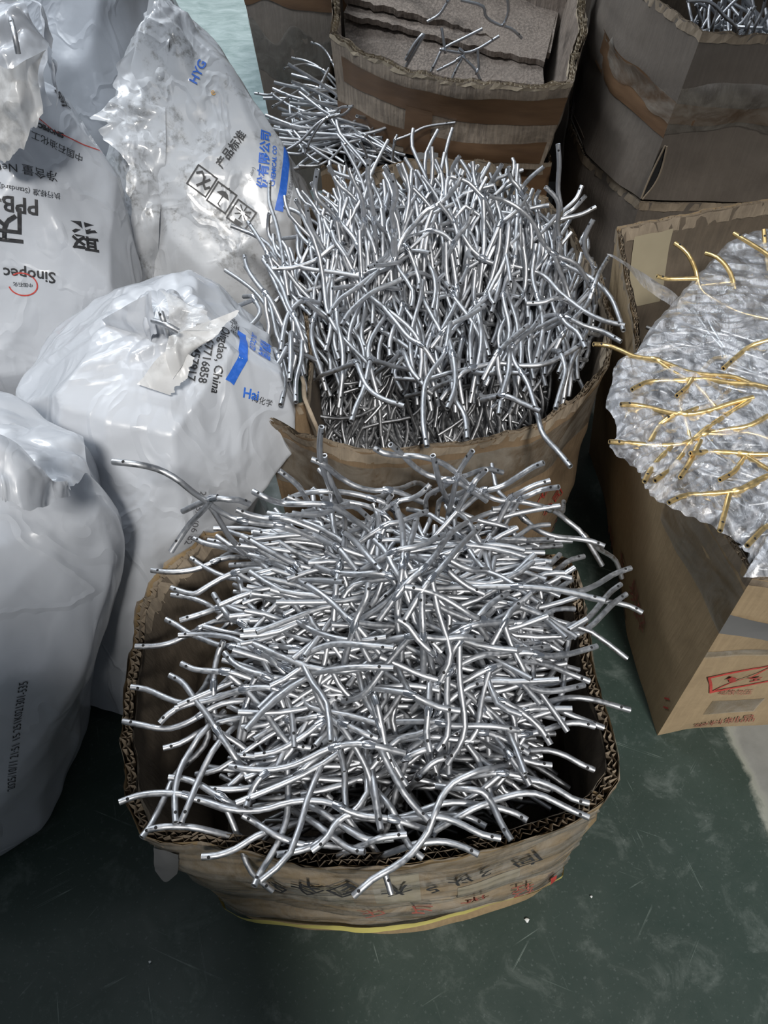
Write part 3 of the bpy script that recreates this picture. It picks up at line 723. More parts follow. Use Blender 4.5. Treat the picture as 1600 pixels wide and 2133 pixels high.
# ------------------------------------------------------------------ sacks
s5 = Sack('white_sack', [(0, -.74, .53, .15, .20, 0, 2.4), (.04, -.74, .53, .19, .235, 0, 2.4), (.2, -.72, .57, .225, .27, 0, 2.2), (.38, -.69, .60, .265, .27, 0, 2.1), (.52, -.66, .63, .275, .25, 0, 2), (.63, -.63, .66, .215, .19, 0, 2), (.71, -.63, .68, .12, .11, 0, 2), (.76, -.64, .68, .045, .04, 0, 2)],
          'white sack at the lower left edge with a printed date line', 'white sacks', seed=5, neck=8, nu=200, nv=150)
s4 = Sack('white_sack', [(0, -.47, .90, .19, .30, 0, 2.4), (.05, -.47, .91, .215, .33, 0, 2.4), (.2, -.465, .92, .22, .32, 0, 2.2), (.36, -.43, .95, .24, .27, 0, 2.1), (.48, -.375, .965, .24, .24, 0, 2.3), (.58, -.355, .97, .225, .205, 0, 2.3), (.645, -.345, .98, .14, .13, 0, 2), (.67, -.345, .98, .05, .05, 0, 2)],
          'white sack beside the front carton, open neck, blue stripe on its shoulder', 'white sacks', seed=8, neck=7, nu=220, nv=160, facets=46)
s3 = Sack('white_sack', [(0, -.41, 1.72, .20, .17, 0, 2.4), (.06, -.41, 1.72, .23, .20, 0, 2.3), (.25, -.42, 1.73, .265, .21, 0, 2.2), (.40, -.42, 1.75, .27, .20, 0, 2), (.52, -.43, 1.79, .205, .14, .05, 2), (.62, -.45, 1.83, .145, .09, .05, 2), (.72, -.475, 1.87, .085, .05, .05, 2), (.80, -.495, 1.9, .03, .02, 0, 2)],
          'soiled white sack standing in a peak, with three black handling symbols', 'white sacks', mat='bag_dirty', seed=13, fold=.007, dim=.010, neck=3, nu=200, nv=150)
s2 = Sack('white_sack', [(0, -.90, 1.48, .20, .20, 0, 2.4), (.06, -.90, 1.48, .24, .235, 0, 2.3), (.3, -.85, 1.47, .275, .26, 0, 2.2), (.46, -.80, 1.48, .29, .28, 0, 2), (.60, -.78, 1.51, .225, .22, 0, 2), (.70, -.765, 1.53, .15, .15, 0, 2), (.78, -.76, 1.52, .08, .08, 0, 2), (.84, -.76, 1.5, .05, .05, 0, 2)],
          'full white sack at the left, upside-down black lettering, bunched neck', 'white sacks', seed=21, fold=.009, dim=.012, neck=8, nu=200, nv=150)
s1 = Sack('white_sack', [(0, -.80, 2.25, .26, .24, 0, 2.4), (.06, -.80, 2.25, .31, .28, 0, 2.3), (.35, -.79, 2.25, .32, .28, 0, 2.2), (.6, -.78, 2.26, .27, .24, 0, 2), (.75, -.77, 2.28, .2, .18, 0, 2), (.85, -.76, 2.28, .1, .1, 0, 2)],
          'plain white sack farthest back at the top left', 'white sacks', seed=27, nu=120, nv=90)
s6 = Sack('white_sack', [(0, -1.05, 1.07, .28, .15, 0, 2.4), (.05, -1.05, 1.07, .33, .18, 0, 2.3), (.2, -1.04, 1.07, .34, .19, 0, 2.2), (.34, -1.03, 1.08, .28, .17, 0, 2), (.42, -1.03, 1.1, .16, .12, 0, 2)],
          'low slumped white sack at the left edge under the lettered sack', 'white sacks', seed=33, nu=120, nv=80)

# loose film at the necks
def film(root, name, A, B, seed, mat='bag', amp=.010, sag=0.0, rag=.06, nu=36, nv=26, freq=14, label=None):
    o = sheet(A, B, nu, nv, seed, amp, sag, rag, freq).build(name, M[mat], root)
    if label: o['label'] = label
    return o
# sack at the left: bunched neck with an opening showing rods
film(s2.root, 'bunched_neck', [at_y(-60, -40, 1.57), at_y(20, -30, 1.53), at_y(70, 20, 1.49), at_y(100, 90, 1.47)], [at_y(-60, 330, 1.37), at_y(0, 320, 1.35), at_y(60, 280, 1.36), at_y(108, 215, 1.39)], 3, amp=.020, sag=-.035, nu=60, nv=50)
film(s2.root, 'bunched_neck', [at_y(60, -40, 1.59), at_y(85, 10, 1.55), at_y(112, 80, 1.53)], [at_y(118, 100, 1.47), at_y(112, 170, 1.43), at_y(112, 240, 1.41)], 4, amp=.014)
film(s2.root, 'bunched_neck', [at_y(-40, 120, 1.39), at_y(20, 140, 1.35), at_y(60, 120, 1.36), at_y(95, 105, 1.40)], [at_y(-50, 300, 1.37), at_y(10, 330, 1.33), at_y(50, 300, 1.32), at_y(90, 230, 1.35)], 6, mat='bag_inner', amp=.016, sag=-.02, nu=50, nv=40)
# peaked sack: its torn flap along the left
def onto(sk, pts, off=.003):
    out = []
    for x, y in pts:
        p, n = sk.hit(x, y)
        if p is None: continue
        out.append(p - ray(x, y).normalized()*off)
    return out
film(s3.root, 'torn_flap', onto(s3, [(352, 12), (352, 90), (345, 170), (345, 250), (345, 330), (335, 430), (330, 520), (322, 600)]),
     [at_y(322, -10, 1.88), at_y(285, 90, 1.82), at_y(245, 190, 1.76), at_y(212, 262, 1.70), at_y(262, 318, 1.66), at_y(250, 420, 1.58), at_y(258, 500, 1.54), at_y(268, 600, 1.46)], 11, 'bag_dirty', amp=.007, rag=.30, nu=110, nv=30)
# sack beside the front carton: opened neck
film(s4.root, 'open_neck', [at_z(215, 665, .64), at_z(260, 640, .67), at_z(320, 605, .71)], [at_z(250, 700, .60), at_z(290, 720, .62), at_z(330, 690, .66)], 21, 'bag', amp=.008)
film(s4.root, 'open_neck', [at_z(332, 600, .71), at_z(350, 640, .70), at_z(352, 690, .67)], [at_z(400, 640, .68), at_z(430, 650, .68), at_z(440, 690, .66)], 22, 'neckfilm', amp=.010)
film(s4.root, 'open_neck', [at_z(352, 700, .67), at_z(345, 740, .66), at_z(360, 790, .63)], [at_z(500, 645, .66), at_z(450, 700, .66), at_z(410, 720, .65)], 23, 'bag_inner', amp=.008)
film(s4.root, 'open_neck', [at_z(285, 800, .62), at_z(330, 745, .65), at_z(360, 720, .66)], [at_z(350, 822, .61), at_z(385, 790, .63), at_z(405, 745, .65)], 24, 'bag_inner', amp=.006, rag=.10)
# sack at the lower left: folded ear
film(s5.root, 'folded_ear', [at_z(-40, 890, .66), at_z(60, 895, .66), at_z(130, 905, .64), at_z(172, 915, .62)], [at_z(-40, 985, .70), at_z(60, 1000, .71), at_z(140, 1010, .69), at_z(190, 985, .64)], 31, 'bag', amp=.008, sag=-.01)
film(s5.root, 'tied_neck', [at_z(-20, 900, .80), at_z(30, 940, .79), at_z(80, 985, .77), at_z(150, 1020, .72)], [at_z(-20, 1030, .80), at_z(30, 1040, .79), at_z(70, 1060, .77), at_z(150, 1030, .715)], 32, 'bag', amp=.010, sag=-.02)

# ---- print on the sacks
S = 180
def word(sk, body, size, x, y, dx, dy, mat, name='printed_lettering', weight=0.0, **kw): sk.mark(text2d(body, size, 0, weight), x, y, dx, dy, M[mat], name, **kw)
word(s2, 'PPB-', .040, 35, 425, -30, -4, 'black', weight=.0007)
word(s2, '执行标准 (Standard): Q/S', .0125, 48, 395, -30, -5, 'black')
word(s2, '净含量 Net Wt', .021, 38, 350, -30, -3, 'black')
word(s2, '中国石油化工', .0175, 120, 305, -30, -14, 'black')
word(s2, 'SINOPEC', .0125, 105, 272, -30, -13, 'black', weight=.0008)
s2.mark(poly2d(*line2d([(-.075, -.004), (-.03, .002), (.03, .003), (.075, -.008)], .002)), 145, 285, -30, -15, M['red'], 'red_line')
word(s2, '聚', .062, 176, 488, -30, -5, 'black', weight=.0008)
word(s2, '丙', .075, 8, 462, -30, -4, 'black', weight=.0008)
word(s2, '烯', .048, 192, 208, -26, -22, 'black', weight=.0007)
word(s2, '派', .034, 130, 205, -30, -6, 'black', weight=.0005)
word(s2, 'Sinopec', .030, 62, 572, -30, -3, 'black', weight=.0005)
ring = [(.026*math.cos(a), .022*math.sin(a)) for a in np.linspace(.3, 5.4, 24)]
s2.mark(poly2d(*line2d(ring, .0025)), 48, 592, -30, -2, M['red'], 'round_emblem')
word(s2, '中国石化', .009, 48, 592, -30, -2, 'black')
word(s2, '金', .045, 85, 132, -20, -12, 'orange', name='gold_print')
s = .024; frame = line2d([(-s, -s), (s, -s), (s, s), (-s, s), (-s, -s)], .0035)
hook = line2d([(-.018, .008), (-.010, .016), (0, .010), (.004, -.002), (.014, -.010), (.020, -.002)], .005) + line2d([(-.004, -.014), (.012, .012)], .005)
umbr = [[(-.016, .004), (-.008, .013), (0, .016), (.008, .013), (.016, .004)]] + line2d([(0, .004), (0, -.016), (.006, -.018)], .0028) + line2d([(-.014, .020), (-.010, .026)], .002) + line2d([(0, .022), (.003, .027)], .002) + line2d([(.010, .020), (.014, .025)], .002)
sunm = [p for a in range(8) for p in line2d([(.006*math.cos(a*.785), .006 + .006*math.sin(a*.785)), (.019*math.cos(a*.785), .006 + .016*math.sin(a*.785))], .0028)] + [[(-.006, -.022), (.010, -.022), (.012, -.014), (-.008, -.014)]]
for sh, x, y in ((hook, 421, 377), (umbr, 462, 412), (sunm, 503, 448)):
    s3.mark(poly2d(*frame, *sh), x, y, 30, 22, M['black'], 'handling_symbol')
word(s3, '产品标准', .024, 482, 312, 20, -28, 'black', weight=.0005)
word(s3, '(Color)', .010, 524, 362, 10, -28, 'grey')
word(s3, 'HYG', .026, 413, 150, 12, -26, 'blue', weight=.0005)
word(s3, 'e', .022, 443, 192, 20, -10, 'orange')
word(s3, '份有限公司', .026, 552, 330, 2, -30, 'blue', weight=.0008)
word(s3, 'CHEMICAL CO', .014, 571, 345, 2, -30, 'blue', weight=.0004)
s3.mark(poly2d([(-.075, -.009), (.075, -.009), (.075, .009), (-.075, .009)]), 592, 372, 3, -30, M['blue'], 'blue_stripe')
word(s3, '青岛市城阳区棘洪滩街道', .011, 608, 375, 4, -30, 'grey'); word(s3, 'Town, Hua', .012, 622, 385, 5, -30, 'grey')
s4.mark(poly2d([(-.062, -.008), (.062, -.008), (.062, .008), (-.062, .008)]), 506, 730, -7, 30, M['blue'], 'blue_stripe')
word(s4, 'Qingdao, China', .0185, 459, 742, -5, 30, 'black', weight=.0003)
word(s4, '02167716858', .0185, 432, 735, -5, 30, 'black', weight=.0003)
word(s4, '0048457917', .0185, 407, 735, -5, 30, 'black', weight=.0003)
word(s4, '青岛西海岸', .018, 488, 680, -6, 30, 'black')
word(s4, 'CAL CO LTD', .015, 526, 712, -8, 30, 'blue', weight=.0004)
word(s4, '有限公司', .024, 549, 728, -9, 30, 'blue', weight=.0008)
word(s4, 'Hai', .022, 522, 822, 30, 7, 'blue', weight=.0005)
word(s4, '海化学', .013, 545, 836, 28, 9, 'black')
word(s4, '2025/1/06 B2', .017, 408, 1080, -8, 30, 'grey')
word(s5, '2025/10/11 21:51 15 251K021301-535', .0155, 34, 1535, 3, -30, 'black')

# ------------------------------------------------------------------ branches (bent metal rods with shorter rods welded on)
def hA(x, y):
    return .43 + .15*math.exp(-((x - .03)/.20)**2 - ((y - .54)/.18)**2)
def sm(a, b, x):
    t = min(1, max(0, (x - a)/(b - a))); return t*t*(3 - 2*t)
def hB(x, y):
    side = math.exp(-(abs(x - .09)/.30)**4)
    return .22 + (.35*sm(1.04, 1.30, y) + .04*sm(1.25, 1.5, y))*side
def hBt(x, y): return max(hB(x, y), .515)
def parse(txt, ox, oy, s):
    out = []
    for ln in txt.strip().split('\n'):
        ln = ln.strip()
        if ln: out.append([(ox + float(a)/s, oy + float(b)/s) for a, b in (q.split(',') for q in ln.split())])
    return out
T_A = parse('''
40,165 180,180 300,210 400,265 480,330 560,385 620,430 700,475 800,500 920,515 1010,525
600,535 760,535 870,550 950,590 1010,640 1080,690 1120,720 1250,775 1400,790 1530,785
490,590 560,620 680,645 800,680 900,720 1000,755
570,395 620,470 680,570 740,640 810,690 900,760
255,768 350,778 450,772 540,750 660,700
475,700 540,745 640,795 740,818 900,825 1010,820
365,865 420,885 490,900 540,875 640,815 740,775 860,760
365,905 470,920 560,955 650,1010 740,1055 840,1080 960,1070 1100,1055
335,1040 400,1075 460,1115 540,1150 650,1190 760,1200
165,1190 260,1190 350,1175 420,1145 500,1105 600,1055
405,1130 500,1125 620,1130 720,1150 800,1190 880,1235 950,1290
355,1350 420,1385 460,1430 500,1490 540,1540 580,1595 640,1690 710,1790
140,1415 230,1430 310,1465 400,1500 490,1505 600,1485 720,1440 830,1420 950,1430
965,215 1020,255 1080,310 1120,380 1145,440 1165,490 1210,580
1200,-30 1190,60 1195,160 1230,270 1280,400 1310,490 1330,550
1216,130 1225,200 1260,290 1300,370 1325,450 1328,600 1310,700 1290,800 1280,870
1145,150 1220,185 1300,250 1400,305 1500,325 1600,325
820,330 900,370 980,395 1080,400 1200,400 1300,430
800,400 740,378 680,375 580,372
1530,770 1450,680 1400,620 1330,560
1590,350 1540,420 1500,490 1480,540
1485,395 1510,460 1520,540 1515,600
570,600 700,625 800,650 900,700
600,900 650,980 700,1040 760,1065
1460,840 1450,920 1410,1000 1380,1080
1560,1140 1400,1160 1280,1145 1170,1110 1080,1060 960,990
1600,1200 1450,1185 1330,1175 1230,1185 1130,1225 1040,1280
1600,1310 1400,1305 1260,1320 1150,1335 1040,1325 960,1290
700,1240 830,1240 930,1250 1010,1270
655,1160 625,1230 605,1330 600,1460
860,1330 820,1390 800,1470 770,1560
1130,990 1150,1060 1200,1120 1250,1170
420,1285 500,1320 620,1330 720,1340
660,1225 720,1290 800,1330 900,1360
800,1130 860,1170 960,1190 1070,1205
725,430 800,460 900,480 1000,480
1010,360 1090,390 1180,430 1260,470
1110,520 1160,570 1230,610 1300,650
980,390 1080,345 1200,330 1330,335 1450,360 1560,400
1320,835 1200,825 1080,825 1010,815
415,1045 500,1020 560,1000 660,970
1200,365 1320,385 1450,410 1560,470
750,600 860,620 960,660 1060,740
690,740 800,735 920,740 1040,770
1000,600 980,680 1010,760 1060,860
1080,830 1170,880 1260,950 1340,1030 1400,1080''', 220, 900, 2.667) + parse('''
90,70 150,120 220,190 300,240 400,265 470,280
0,90 60,120 160,130 250,135 360,165 450,220 520,290 620,350 700,380 800,385 920,410 1010,445 1080,500 1160,570
325,130 345,210 370,300 410,380 470,450 520,495
545,105 500,170 470,220 455,270
620,210 580,250 550,285
940,170 880,195 800,245 730,290 650,320 560,330
975,270 890,295 820,330 740,380
1025,305 930,320 860,350 790,385
1280,635 1200,605 1100,590 1000,580 900,540 830,480 760,430
745,430 640,450 540,490 450,540 400,590 340,680 270,760 170,850
1490,1005 1400,960 1250,935 1130,905 1020,880 960,840 880,800 800,740 700,685 600,655 490,645
1425,755 1330,790 1230,850 1130,885 1000,870 900,865
1370,845 1310,890 1260,950 1200,1020 1120,1090 1020,1140 900,1170 800,1190
1400,900 1330,950 1270,1010 1200,1080 1110,1130 1000,1165
1235,1190 1150,1215 1050,1240 950,1245 850,1225
1165,690 1080,715 1010,770 930,800
1030,680 970,740 920,800
740,895 650,950 600,1000 540,1070 480,1150 430,1230
630,765 540,765 470,740 380,700
970,1195 850,1210 720,1220 600,1240 500,1280 420,1330 370,1370
1195,1385 1080,1340 980,1300 860,1275 740,1285 600,1330
1165,1405 1060,1430 960,1440 860,1420 760,1380
1420,1545 1300,1510 1200,1485 1100,1475 1000,1490 900,1530 820,1575
910,1420 810,1405 700,1370 600,1360
945,1100 950,1000 980,920
600,1150 480,1140 380,1150 280,1140 150,1140
120,410 150,500 160,600 160,700 150,790
235,480 215,560 190,640 170,720
0,600 60,660 100,740 150,830
580,530 520,590 460,650 400,720 340,790 280,860
820,935 770,980 730,1040
265,900 265,1000 270,1110
130,1040 190,1080 240,1150 300,1210 330,1230
30,1250 150,1300 260,1350 400,1390 500,1440 580,1510 660,1600
360,1435 220,1410 100,1415 0,1430
475,1550 360,1530 270,1490 180,1450
1040,630 900,640 800,650 700,690
995,595 880,600 760,610 640,620
1055,1080 930,1070 800,1060
770,1055 650,1060 530,1080
915,635 820,590 720,545 600,530
290,440 220,470 140,500 60,520
385,570 300,610 220,640 120,660
610,900 520,860 440,800 380,750
310,290 260,340 200,370 120,390
240,950 330,960 420,1000 520,1040 600,1060
170,860 280,880 380,920 480,980 560,1030 640,1050
600,1390 520,1420 430,1480 360,1560
700,500 620,640 640,760 680,900''', 780, 900, 2.667) + parse('''
75,590 170,555 260,540 370,540 470,560
200,785 250,720 290,640 340,540 380,450
240,740 330,725 420,725 520,735
535,892 620,885 720,850 800,800 890,755
825,1055 860,980 910,900 970,790 1005,680 1015,560 1010,430 1015,360
760,660 830,700 930,765 1020,805 1120,830 1200,825
475,565 570,590 660,620 750,635 880,630 1000,595 1120,580 1240,590 1350,640 1440,665 1600,685
390,700 385,620 385,540 400,450 430,370 480,290 530,210
420,700 470,580 510,480 560,370 620,270
560,515 680,520 800,510 950,475 1060,440 1160,350
690,390 780,405 900,410 1020,390 1120,350 1220,300 1330,270 1460,270
830,330 940,310 1040,260 1130,200 1210,140
320,290 420,260 520,200 620,150 720,125 800,115 920,120 1080,130 1200,110
98,140 200,160 300,180 380,175 480,135 590,65 700,30
1530,745 1510,650 1490,540 1460,430 1420,340 1360,240 1310,170 1260,130 1200,50 1150,-80
1510,235 1440,210 1380,180 1310,150
1145,860 1220,800 1270,720 1310,680 1350,660
1440,865 1370,855 1300,810 1220,750 1140,690
950,880 1050,865 1150,835 1200,800
780,620 800,560 840,480 900,420
720,330 860,340 1000,350
1600,790 1500,800 1420,785 1330,730 1240,670 1180,630
1600,400 1560,300 1530,150 1500,20
300,150 350,100 420,55 500,20
350,450 440,460 520,490 600,540 700,600''', 220, 1450, 2.667) + parse('''
-115,1110 -60,1060 0,1010 100,955 190,890 250,820 300,750 340,640 380,550 440,480 520,440 600,410
1195,675 1100,635 1010,590 910,545 820,540 730,560 640,590 540,630
1190,595 1100,570 1020,520 930,480 830,450 730,430 640,430
1220,410 1140,375 1060,330 960,300 860,305 760,320
1225,170 1140,150 1050,155 960,185 870,210 780,220
1055,75 950,70 850,75
980,270 930,190 860,120 770,60 680,20
865,495 820,420 770,360 740,310
860,320 780,270 680,220 580,200
800,190 680,170 560,165 430,165 330,140
550,250 430,240 310,225
310,310 290,220 295,140 300,60
300,690 240,630 180,560 130,480 80,390 30,290
180,500 130,420 80,320 40,200 0,60
985,385 880,370 780,340
760,800 700,700 660,610 610,540 550,520
580,880 500,840 400,810 300,810 200,830
850,690 780,650 680,620 560,600 440,590 330,610 200,660 50,690 -100,670
700,790 600,770 500,720 400,680 300,670
620,725 540,680 450,660
180,770 80,780 0,800
270,900 200,840 150,750 110,650 60,580
500,190 400,240 300,290 200,330
430,335 340,360 280,410 250,440
35,740 15,620 0,500''', 780, 1450, 2.667)
T_B = parse('''
345,100 335,170 350,220 400,270 440,330
470,95 490,150 520,210 530,280
410,130 440,170 490,215
925,105 900,160 860,210 810,250 770,270
875,130 940,150 990,200 1020,240
1105,90 1115,140 1150,185
1300,0 1305,80 1300,180 1310,260 1290,340
1395,165 1370,220 1310,280
1410,205 1360,260 1320,290
1450,250 1390,280 1310,300 1230,340
1440,300 1410,360 1410,430 1445,490
1180,200 1140,260 1080,310 1065,330
1025,205 1090,225 1150,260 1200,310 1240,390 1290,440 1370,475
160,495 250,490 340,460 420,400
55,445 70,500 110,560 160,620
20,755 80,720 118,670 100,625 85,605
125,985 150,920 190,870 230,800
200,1035 215,960 205,880 180,820
260,1025 260,940 280,860 285,780
235,935 240,850 240,760
200,820 215,720 240,660 290,620
390,680 430,620 500,570 580,510 640,480 680,380 730,320
440,720 480,660 560,590 650,550 740,510
500,520 600,490 650,450 690,380
905,480 890,410 850,360 780,345
745,580 750,540 730,480 700,410
1010,640 950,680 870,720
1180,720 1120,770 1060,830
1175,632 1240,630 1300,610
1565,720 1480,700 1400,660 1310,590 1240,520 1130,485 1030,470 960,420 910,350
1560,740 1540,680 1510,610 1450,545 1370,500 1290,470
1550,785 1480,745 1400,720 1330,690
1410,810 1380,750 1340,720 1300,680
1290,1050 1310,980 1330,900 1310,830
1400,790 1320,840 1240,875 1150,880 1060,870 960,890 910,920
1350,1280 1300,1220 1240,1150 1215,1060 1180,950 1130,870 1105,800
1065,1075 1080,990 1105,900 1105,800
1230,1060 1160,1030 1090,1000
780,1200 765,1100 770,970 800,900 850,830 870,720
940,1170 930,1080 890,1010 880,940
860,1050 890,970 890,880 870,780
690,1040 600,1010 540,960 500,870
480,1100 500,1040 530,970 555,860
770,960 720,900 690,830
610,650 660,710 710,770 770,810
1220,700 1190,740 1130,790
960,260 940,320 900,370
640,120 660,200 640,270 650,350
155,150 155,230 180,310 200,400 215,500
215,250 280,280 310,350 320,420
70,310 110,370 150,440
1440,540 1420,630 1340,720
130,460 200,560 230,640 270,720
550,60 545,130 560,220 570,300
610,90 650,160 650,240
300,240 320,330 370,420
1250,170 1300,230 1300,330 1310,420
1500,450 1470,500 1450,545''', 480, 300, 1.905)
T_E = parse('''
100,388 170,395 240,360 320,355 380,375
175,445 220,420 280,380 330,360
230,500 300,470 380,450
215,635 290,590 370,510
225,285 290,270 330,270 400,300
255,240 320,255 380,290
335,175 375,190 410,230
360,560 450,570 540,580 580,580
540,590 565,640 570,700
285,690 360,690 420,660 480,600
310,640 340,570 390,500
720,690 640,660 580,590
840,760 790,720 720,690
680,720 675,660 685,590''', 480, 0, 2)
T_C = parse('''
835,300 860,250 885,205 960,165 1050,120
880,115 890,180 895,210
1120,150 1030,205 970,220 885,208
1030,205 1035,280 1028,300
920,335 950,270 975,225 960,210
1050,355 1020,290 970,240
860,295 930,260 950,245
730,250 770,180 805,145
770,230 772,270''', 480, 0, 2)
T_C2 = parse('''
1215,160 1170,120 1110,100 1065,70 1050,25 960,0
820,90 870,60 910,0
1155,-5 1158,50 1140,100''', 480, 0, 2)
T_G = parse('''
1060,5 1180,5 1250,40 1310,110 1390,190
1120,30 1140,90 1150,145
1275,15 1250,110 1230,180
1515,40 1470,110 1455,190
1510,100 1480,150 1465,190
1590,-40 1560,80 1510,185
1380,90 1375,150
1300,165 1296,190''', 1100, 0, 3.2)
T_H = parse('''
560,235 610,270 650,320 680,390 690,440 705,490 740,530 860,600 960,640 1094,670
740,295 800,315 850,360 885,420 905,500
900,180 980,230 1090,300 1180,380
100,812 180,820 260,850 340,885 450,900 560,940 650,975 780,990 900,1000 1000,1040
320,1070 400,1030 500,1020 600,1020 740,1010 850,1030 1000,1040 1094,1060
255,1155 350,1160 440,1180 540,1205 650,1210 760,1190 880,1150 1010,1115
190,1368 300,1375 400,1385 520,1390 640,1370 740,1320 850,1300 980,1280 1094,1220
390,1595 430,1520 490,1450 550,1390
450,1590 530,1530 600,1450 650,1380 720,1310 850,1220 1010,1120
595,1570 640,1500 680,1420 710,1360
652,1435 760,1425 870,1430 1000,1440 1120,1440
820,1585 900,1540 960,1460 1010,1435
530,1715 620,1675 740,1665 870,1655 980,1630 1094,1560
820,1875 850,1760 875,1660
975,1960 1040,1890 1100,1840 1180,1790
840,950 920,880 1000,820 1120,785
560,1215 480,1270 420,1370
575,1105 630,1060 660,1010
1070,160 1080,280 1094,400
460,425 520,440 600,440 690,438
705,478 780,470 880,460''', 1200, 420, 2.735)

rng = random.Random(77)
RAD = .0041
def rod_mesh(name, pts, r, mats, base, n=None, sides=8, hole=True):
    L = sum((Vector(a) - Vector(b)).length for a, b in zip(pts, pts[1:]))
    P = spline(pts, n or max(7, int(L/.013) + 1)); mb = MB(); mb.tube(P, r, sides, 0, True, 1)
    if hole and L > .05:
        # the cross-drilled hole near the free end
        k = 1; c = P[k]; t = (P[2] - P[0]).normalized(); up = Vector((rng.uniform(-.5, .5), rng.uniform(-.6, 0), 1)); up = (up - t*up.dot(t)).normalized(); sd = t.cross(up)
        ring = [c + t*(.0021*math.cos(a)) + sd*(.0021*math.sin(a)) + up*(r*(.99 if abs(math.sin(a)) > .3 else 1.02)) for a in (i*math.pi/4 for i in range(8))]
        mb.add(ring + [c + up*r*1.03], [(i, (i + 1) % 8, 8) for i in range(8)], 1)
    return mb.mesh(name, mats, True, base)
def weld_mesh(p, t, r, mats, base, seed):
    mb = MB(); rr = random.Random(seed); c = Vector(p); t = Vector(t).normalized(); K = 6; pts = [c + t*(r*2.6*(i/(K - 1) - .5)*1.5) for i in range(K)]
    rad = [r*(1.02 + .42*math.sin(math.pi*(i + .3)/(K - .4))*rr.uniform(.7, 1.2)) for i in range(K)]
    mb.tube(pts, rad, 7, 0, False); return mb.mesh('weld_bead', mats, True, base)
def side_rods(P, r, where, dip, rnd):
    """shorter rods leaving the stem at its joints"""
    out = []; n = len(P)
    for f in where:
        k = min(n - 3, max(2, int(f*n))); p = P[k]; t = (P[k + 1] - P[k - 1]).normalized()
        nrm = Vector((0, 0, 1)); sd = nrm.cross(t)
        sd = sd.normalized() if sd.length > .1 else Vector((1, 0, 0))
        a = rnd.choice((-1, 1))*rnd.uniform(.45, .85); d = (t*math.cos(a) + sd*math.sin(a)); d.z -= dip*rnd.uniform(.5, 1.3); d.normalize()
        L = rnd.uniform(.085, .15); c = sd*rnd.choice((-1, 1))*rnd.uniform(.010, .022)
        q = [p + d*L, p + d*L*.66 + c, p + d*L*.3 + c*.3, p]
        out.append((k, q))
    return out
BM = [M['alu'], M['bore']]; GM = [M['gold'], M['bore']]
def branch(name, pts, label, group, mats, where, dip=.6, r=RAD, seed=0, weldm=None):
    rnd = random.Random(seed); base = Vector(pts[-1]); root = thing(name, base, label, 'metal branch', group)
    n = max(8, int(sum((Vector(a) - Vector(b)).length for a, b in zip(pts, pts[1:]))/.013)); P = spline(pts, n)
    link('stem', rod_mesh('stem', pts, r, mats, base), root)
    for k, q in side_rods(P, r, where, dip, rnd):
        link('side_branch', rod_mesh('side_branch', q, r*.96, mats, base), root)
        link('weld_bead', weld_mesh(P[k], P[k + 1] - P[k - 1], r, [weldm or M['weld']], base, rnd.random()), root)
    return root
ORD = 'first second third fourth fifth sixth seventh eighth ninth tenth eleventh twelfth thirteenth fourteenth fifteenth sixteenth seventeenth eighteenth nineteenth twentieth'.split()
TENS = {2: 'twenty', 3: 'thirty', 4: 'forty', 5: 'fifty'}
def ordinal(n):
    if n < 20: return ORD[n]
    t, u = divmod(n + 1, 10)
    return f"{TENS[t]}-{ORD[u - 1]}" if u else {2: 'twentieth', 3: 'thirtieth', 4: 'fortieth', 5: 'fiftieth'}[t]

# --- front heap: the rods one can follow by eye
def place_A():
    lanes = {'left': [], 'right': [], 'rear': [], 'front': [], 'middle': []}
    for tr in T_A:
        x, y = tr[0]
        k = 'front' if y > 1700 else 'rear' if y < 1040 and 560 < x < 1000 else 'left' if x < 560 else 'right' if x > 1010 else 'middle'
        lanes[k].append(tr)
    for k, lst in lanes.items():
        lst.sort(key=(lambda t: t[0][1]) if k in ('left', 'right', 'middle') else (lambda t: t[0][0]))
        for i, tr in enumerate(lst):
            seed = int(tr[0][0]*13 + tr[0][1]*7); rnd = random.Random(seed); lift = rnd.uniform(.004, .036)
            pts = [on_heap(x, y, hA, lift - .010*j/len(tr)) for j, (x, y) in enumerate(tr)]
            # rods that stand clear of the pile rise from its back edge instead of running on over it
            lim = .62 if k == 'left' and tr[0][1] < 1090 else .70
            pts = [p if p.y < lim else at_y(x, y, lim + .012*rnd.random()) for p, (x, y) in zip(pts, tr)]
            d = (pts[-1] - pts[-2]).normalized(); pts.append(pts[-1] + d*.045 + Vector((0, 0, -.028)))
            L = sum((a - b).length for a, b in zip(pts, pts[1:]))
            where = [] if k == 'front' else [rnd.uniform(.66, .76)] + ([rnd.uniform(.86, .94)] if L > .22 else [])
            if k == 'middle': lab = f"silver branch in the middle of the front carton, its tip {ordinal(i)} from the back"
            elif k in ('left', 'right'): lab = f"silver branch in the front carton, tip pointing {k}, {ordinal(i)} such from the back"
            elif k == 'rear': lab = f"silver branch rising from the back of the front heap, {ordinal(i)} from the left"
            else: lab = f"silver branch reaching over the front carton's near rim, {ordinal(i)} from the left"
            if k == 'left' and tr[0][1] < 980: lab = 'long silver branch sticking far out left from the front heap against the white sack'
            if k == 'front' and tr[0][1] > 1860: lab = 'long silver branch hanging lowest over the front carton, its tip over the marker writing'
            branch('metal_branch', pts, lab, 'silver branches followed by eye on the front heap', BM, where, seed=seed)
place_A()
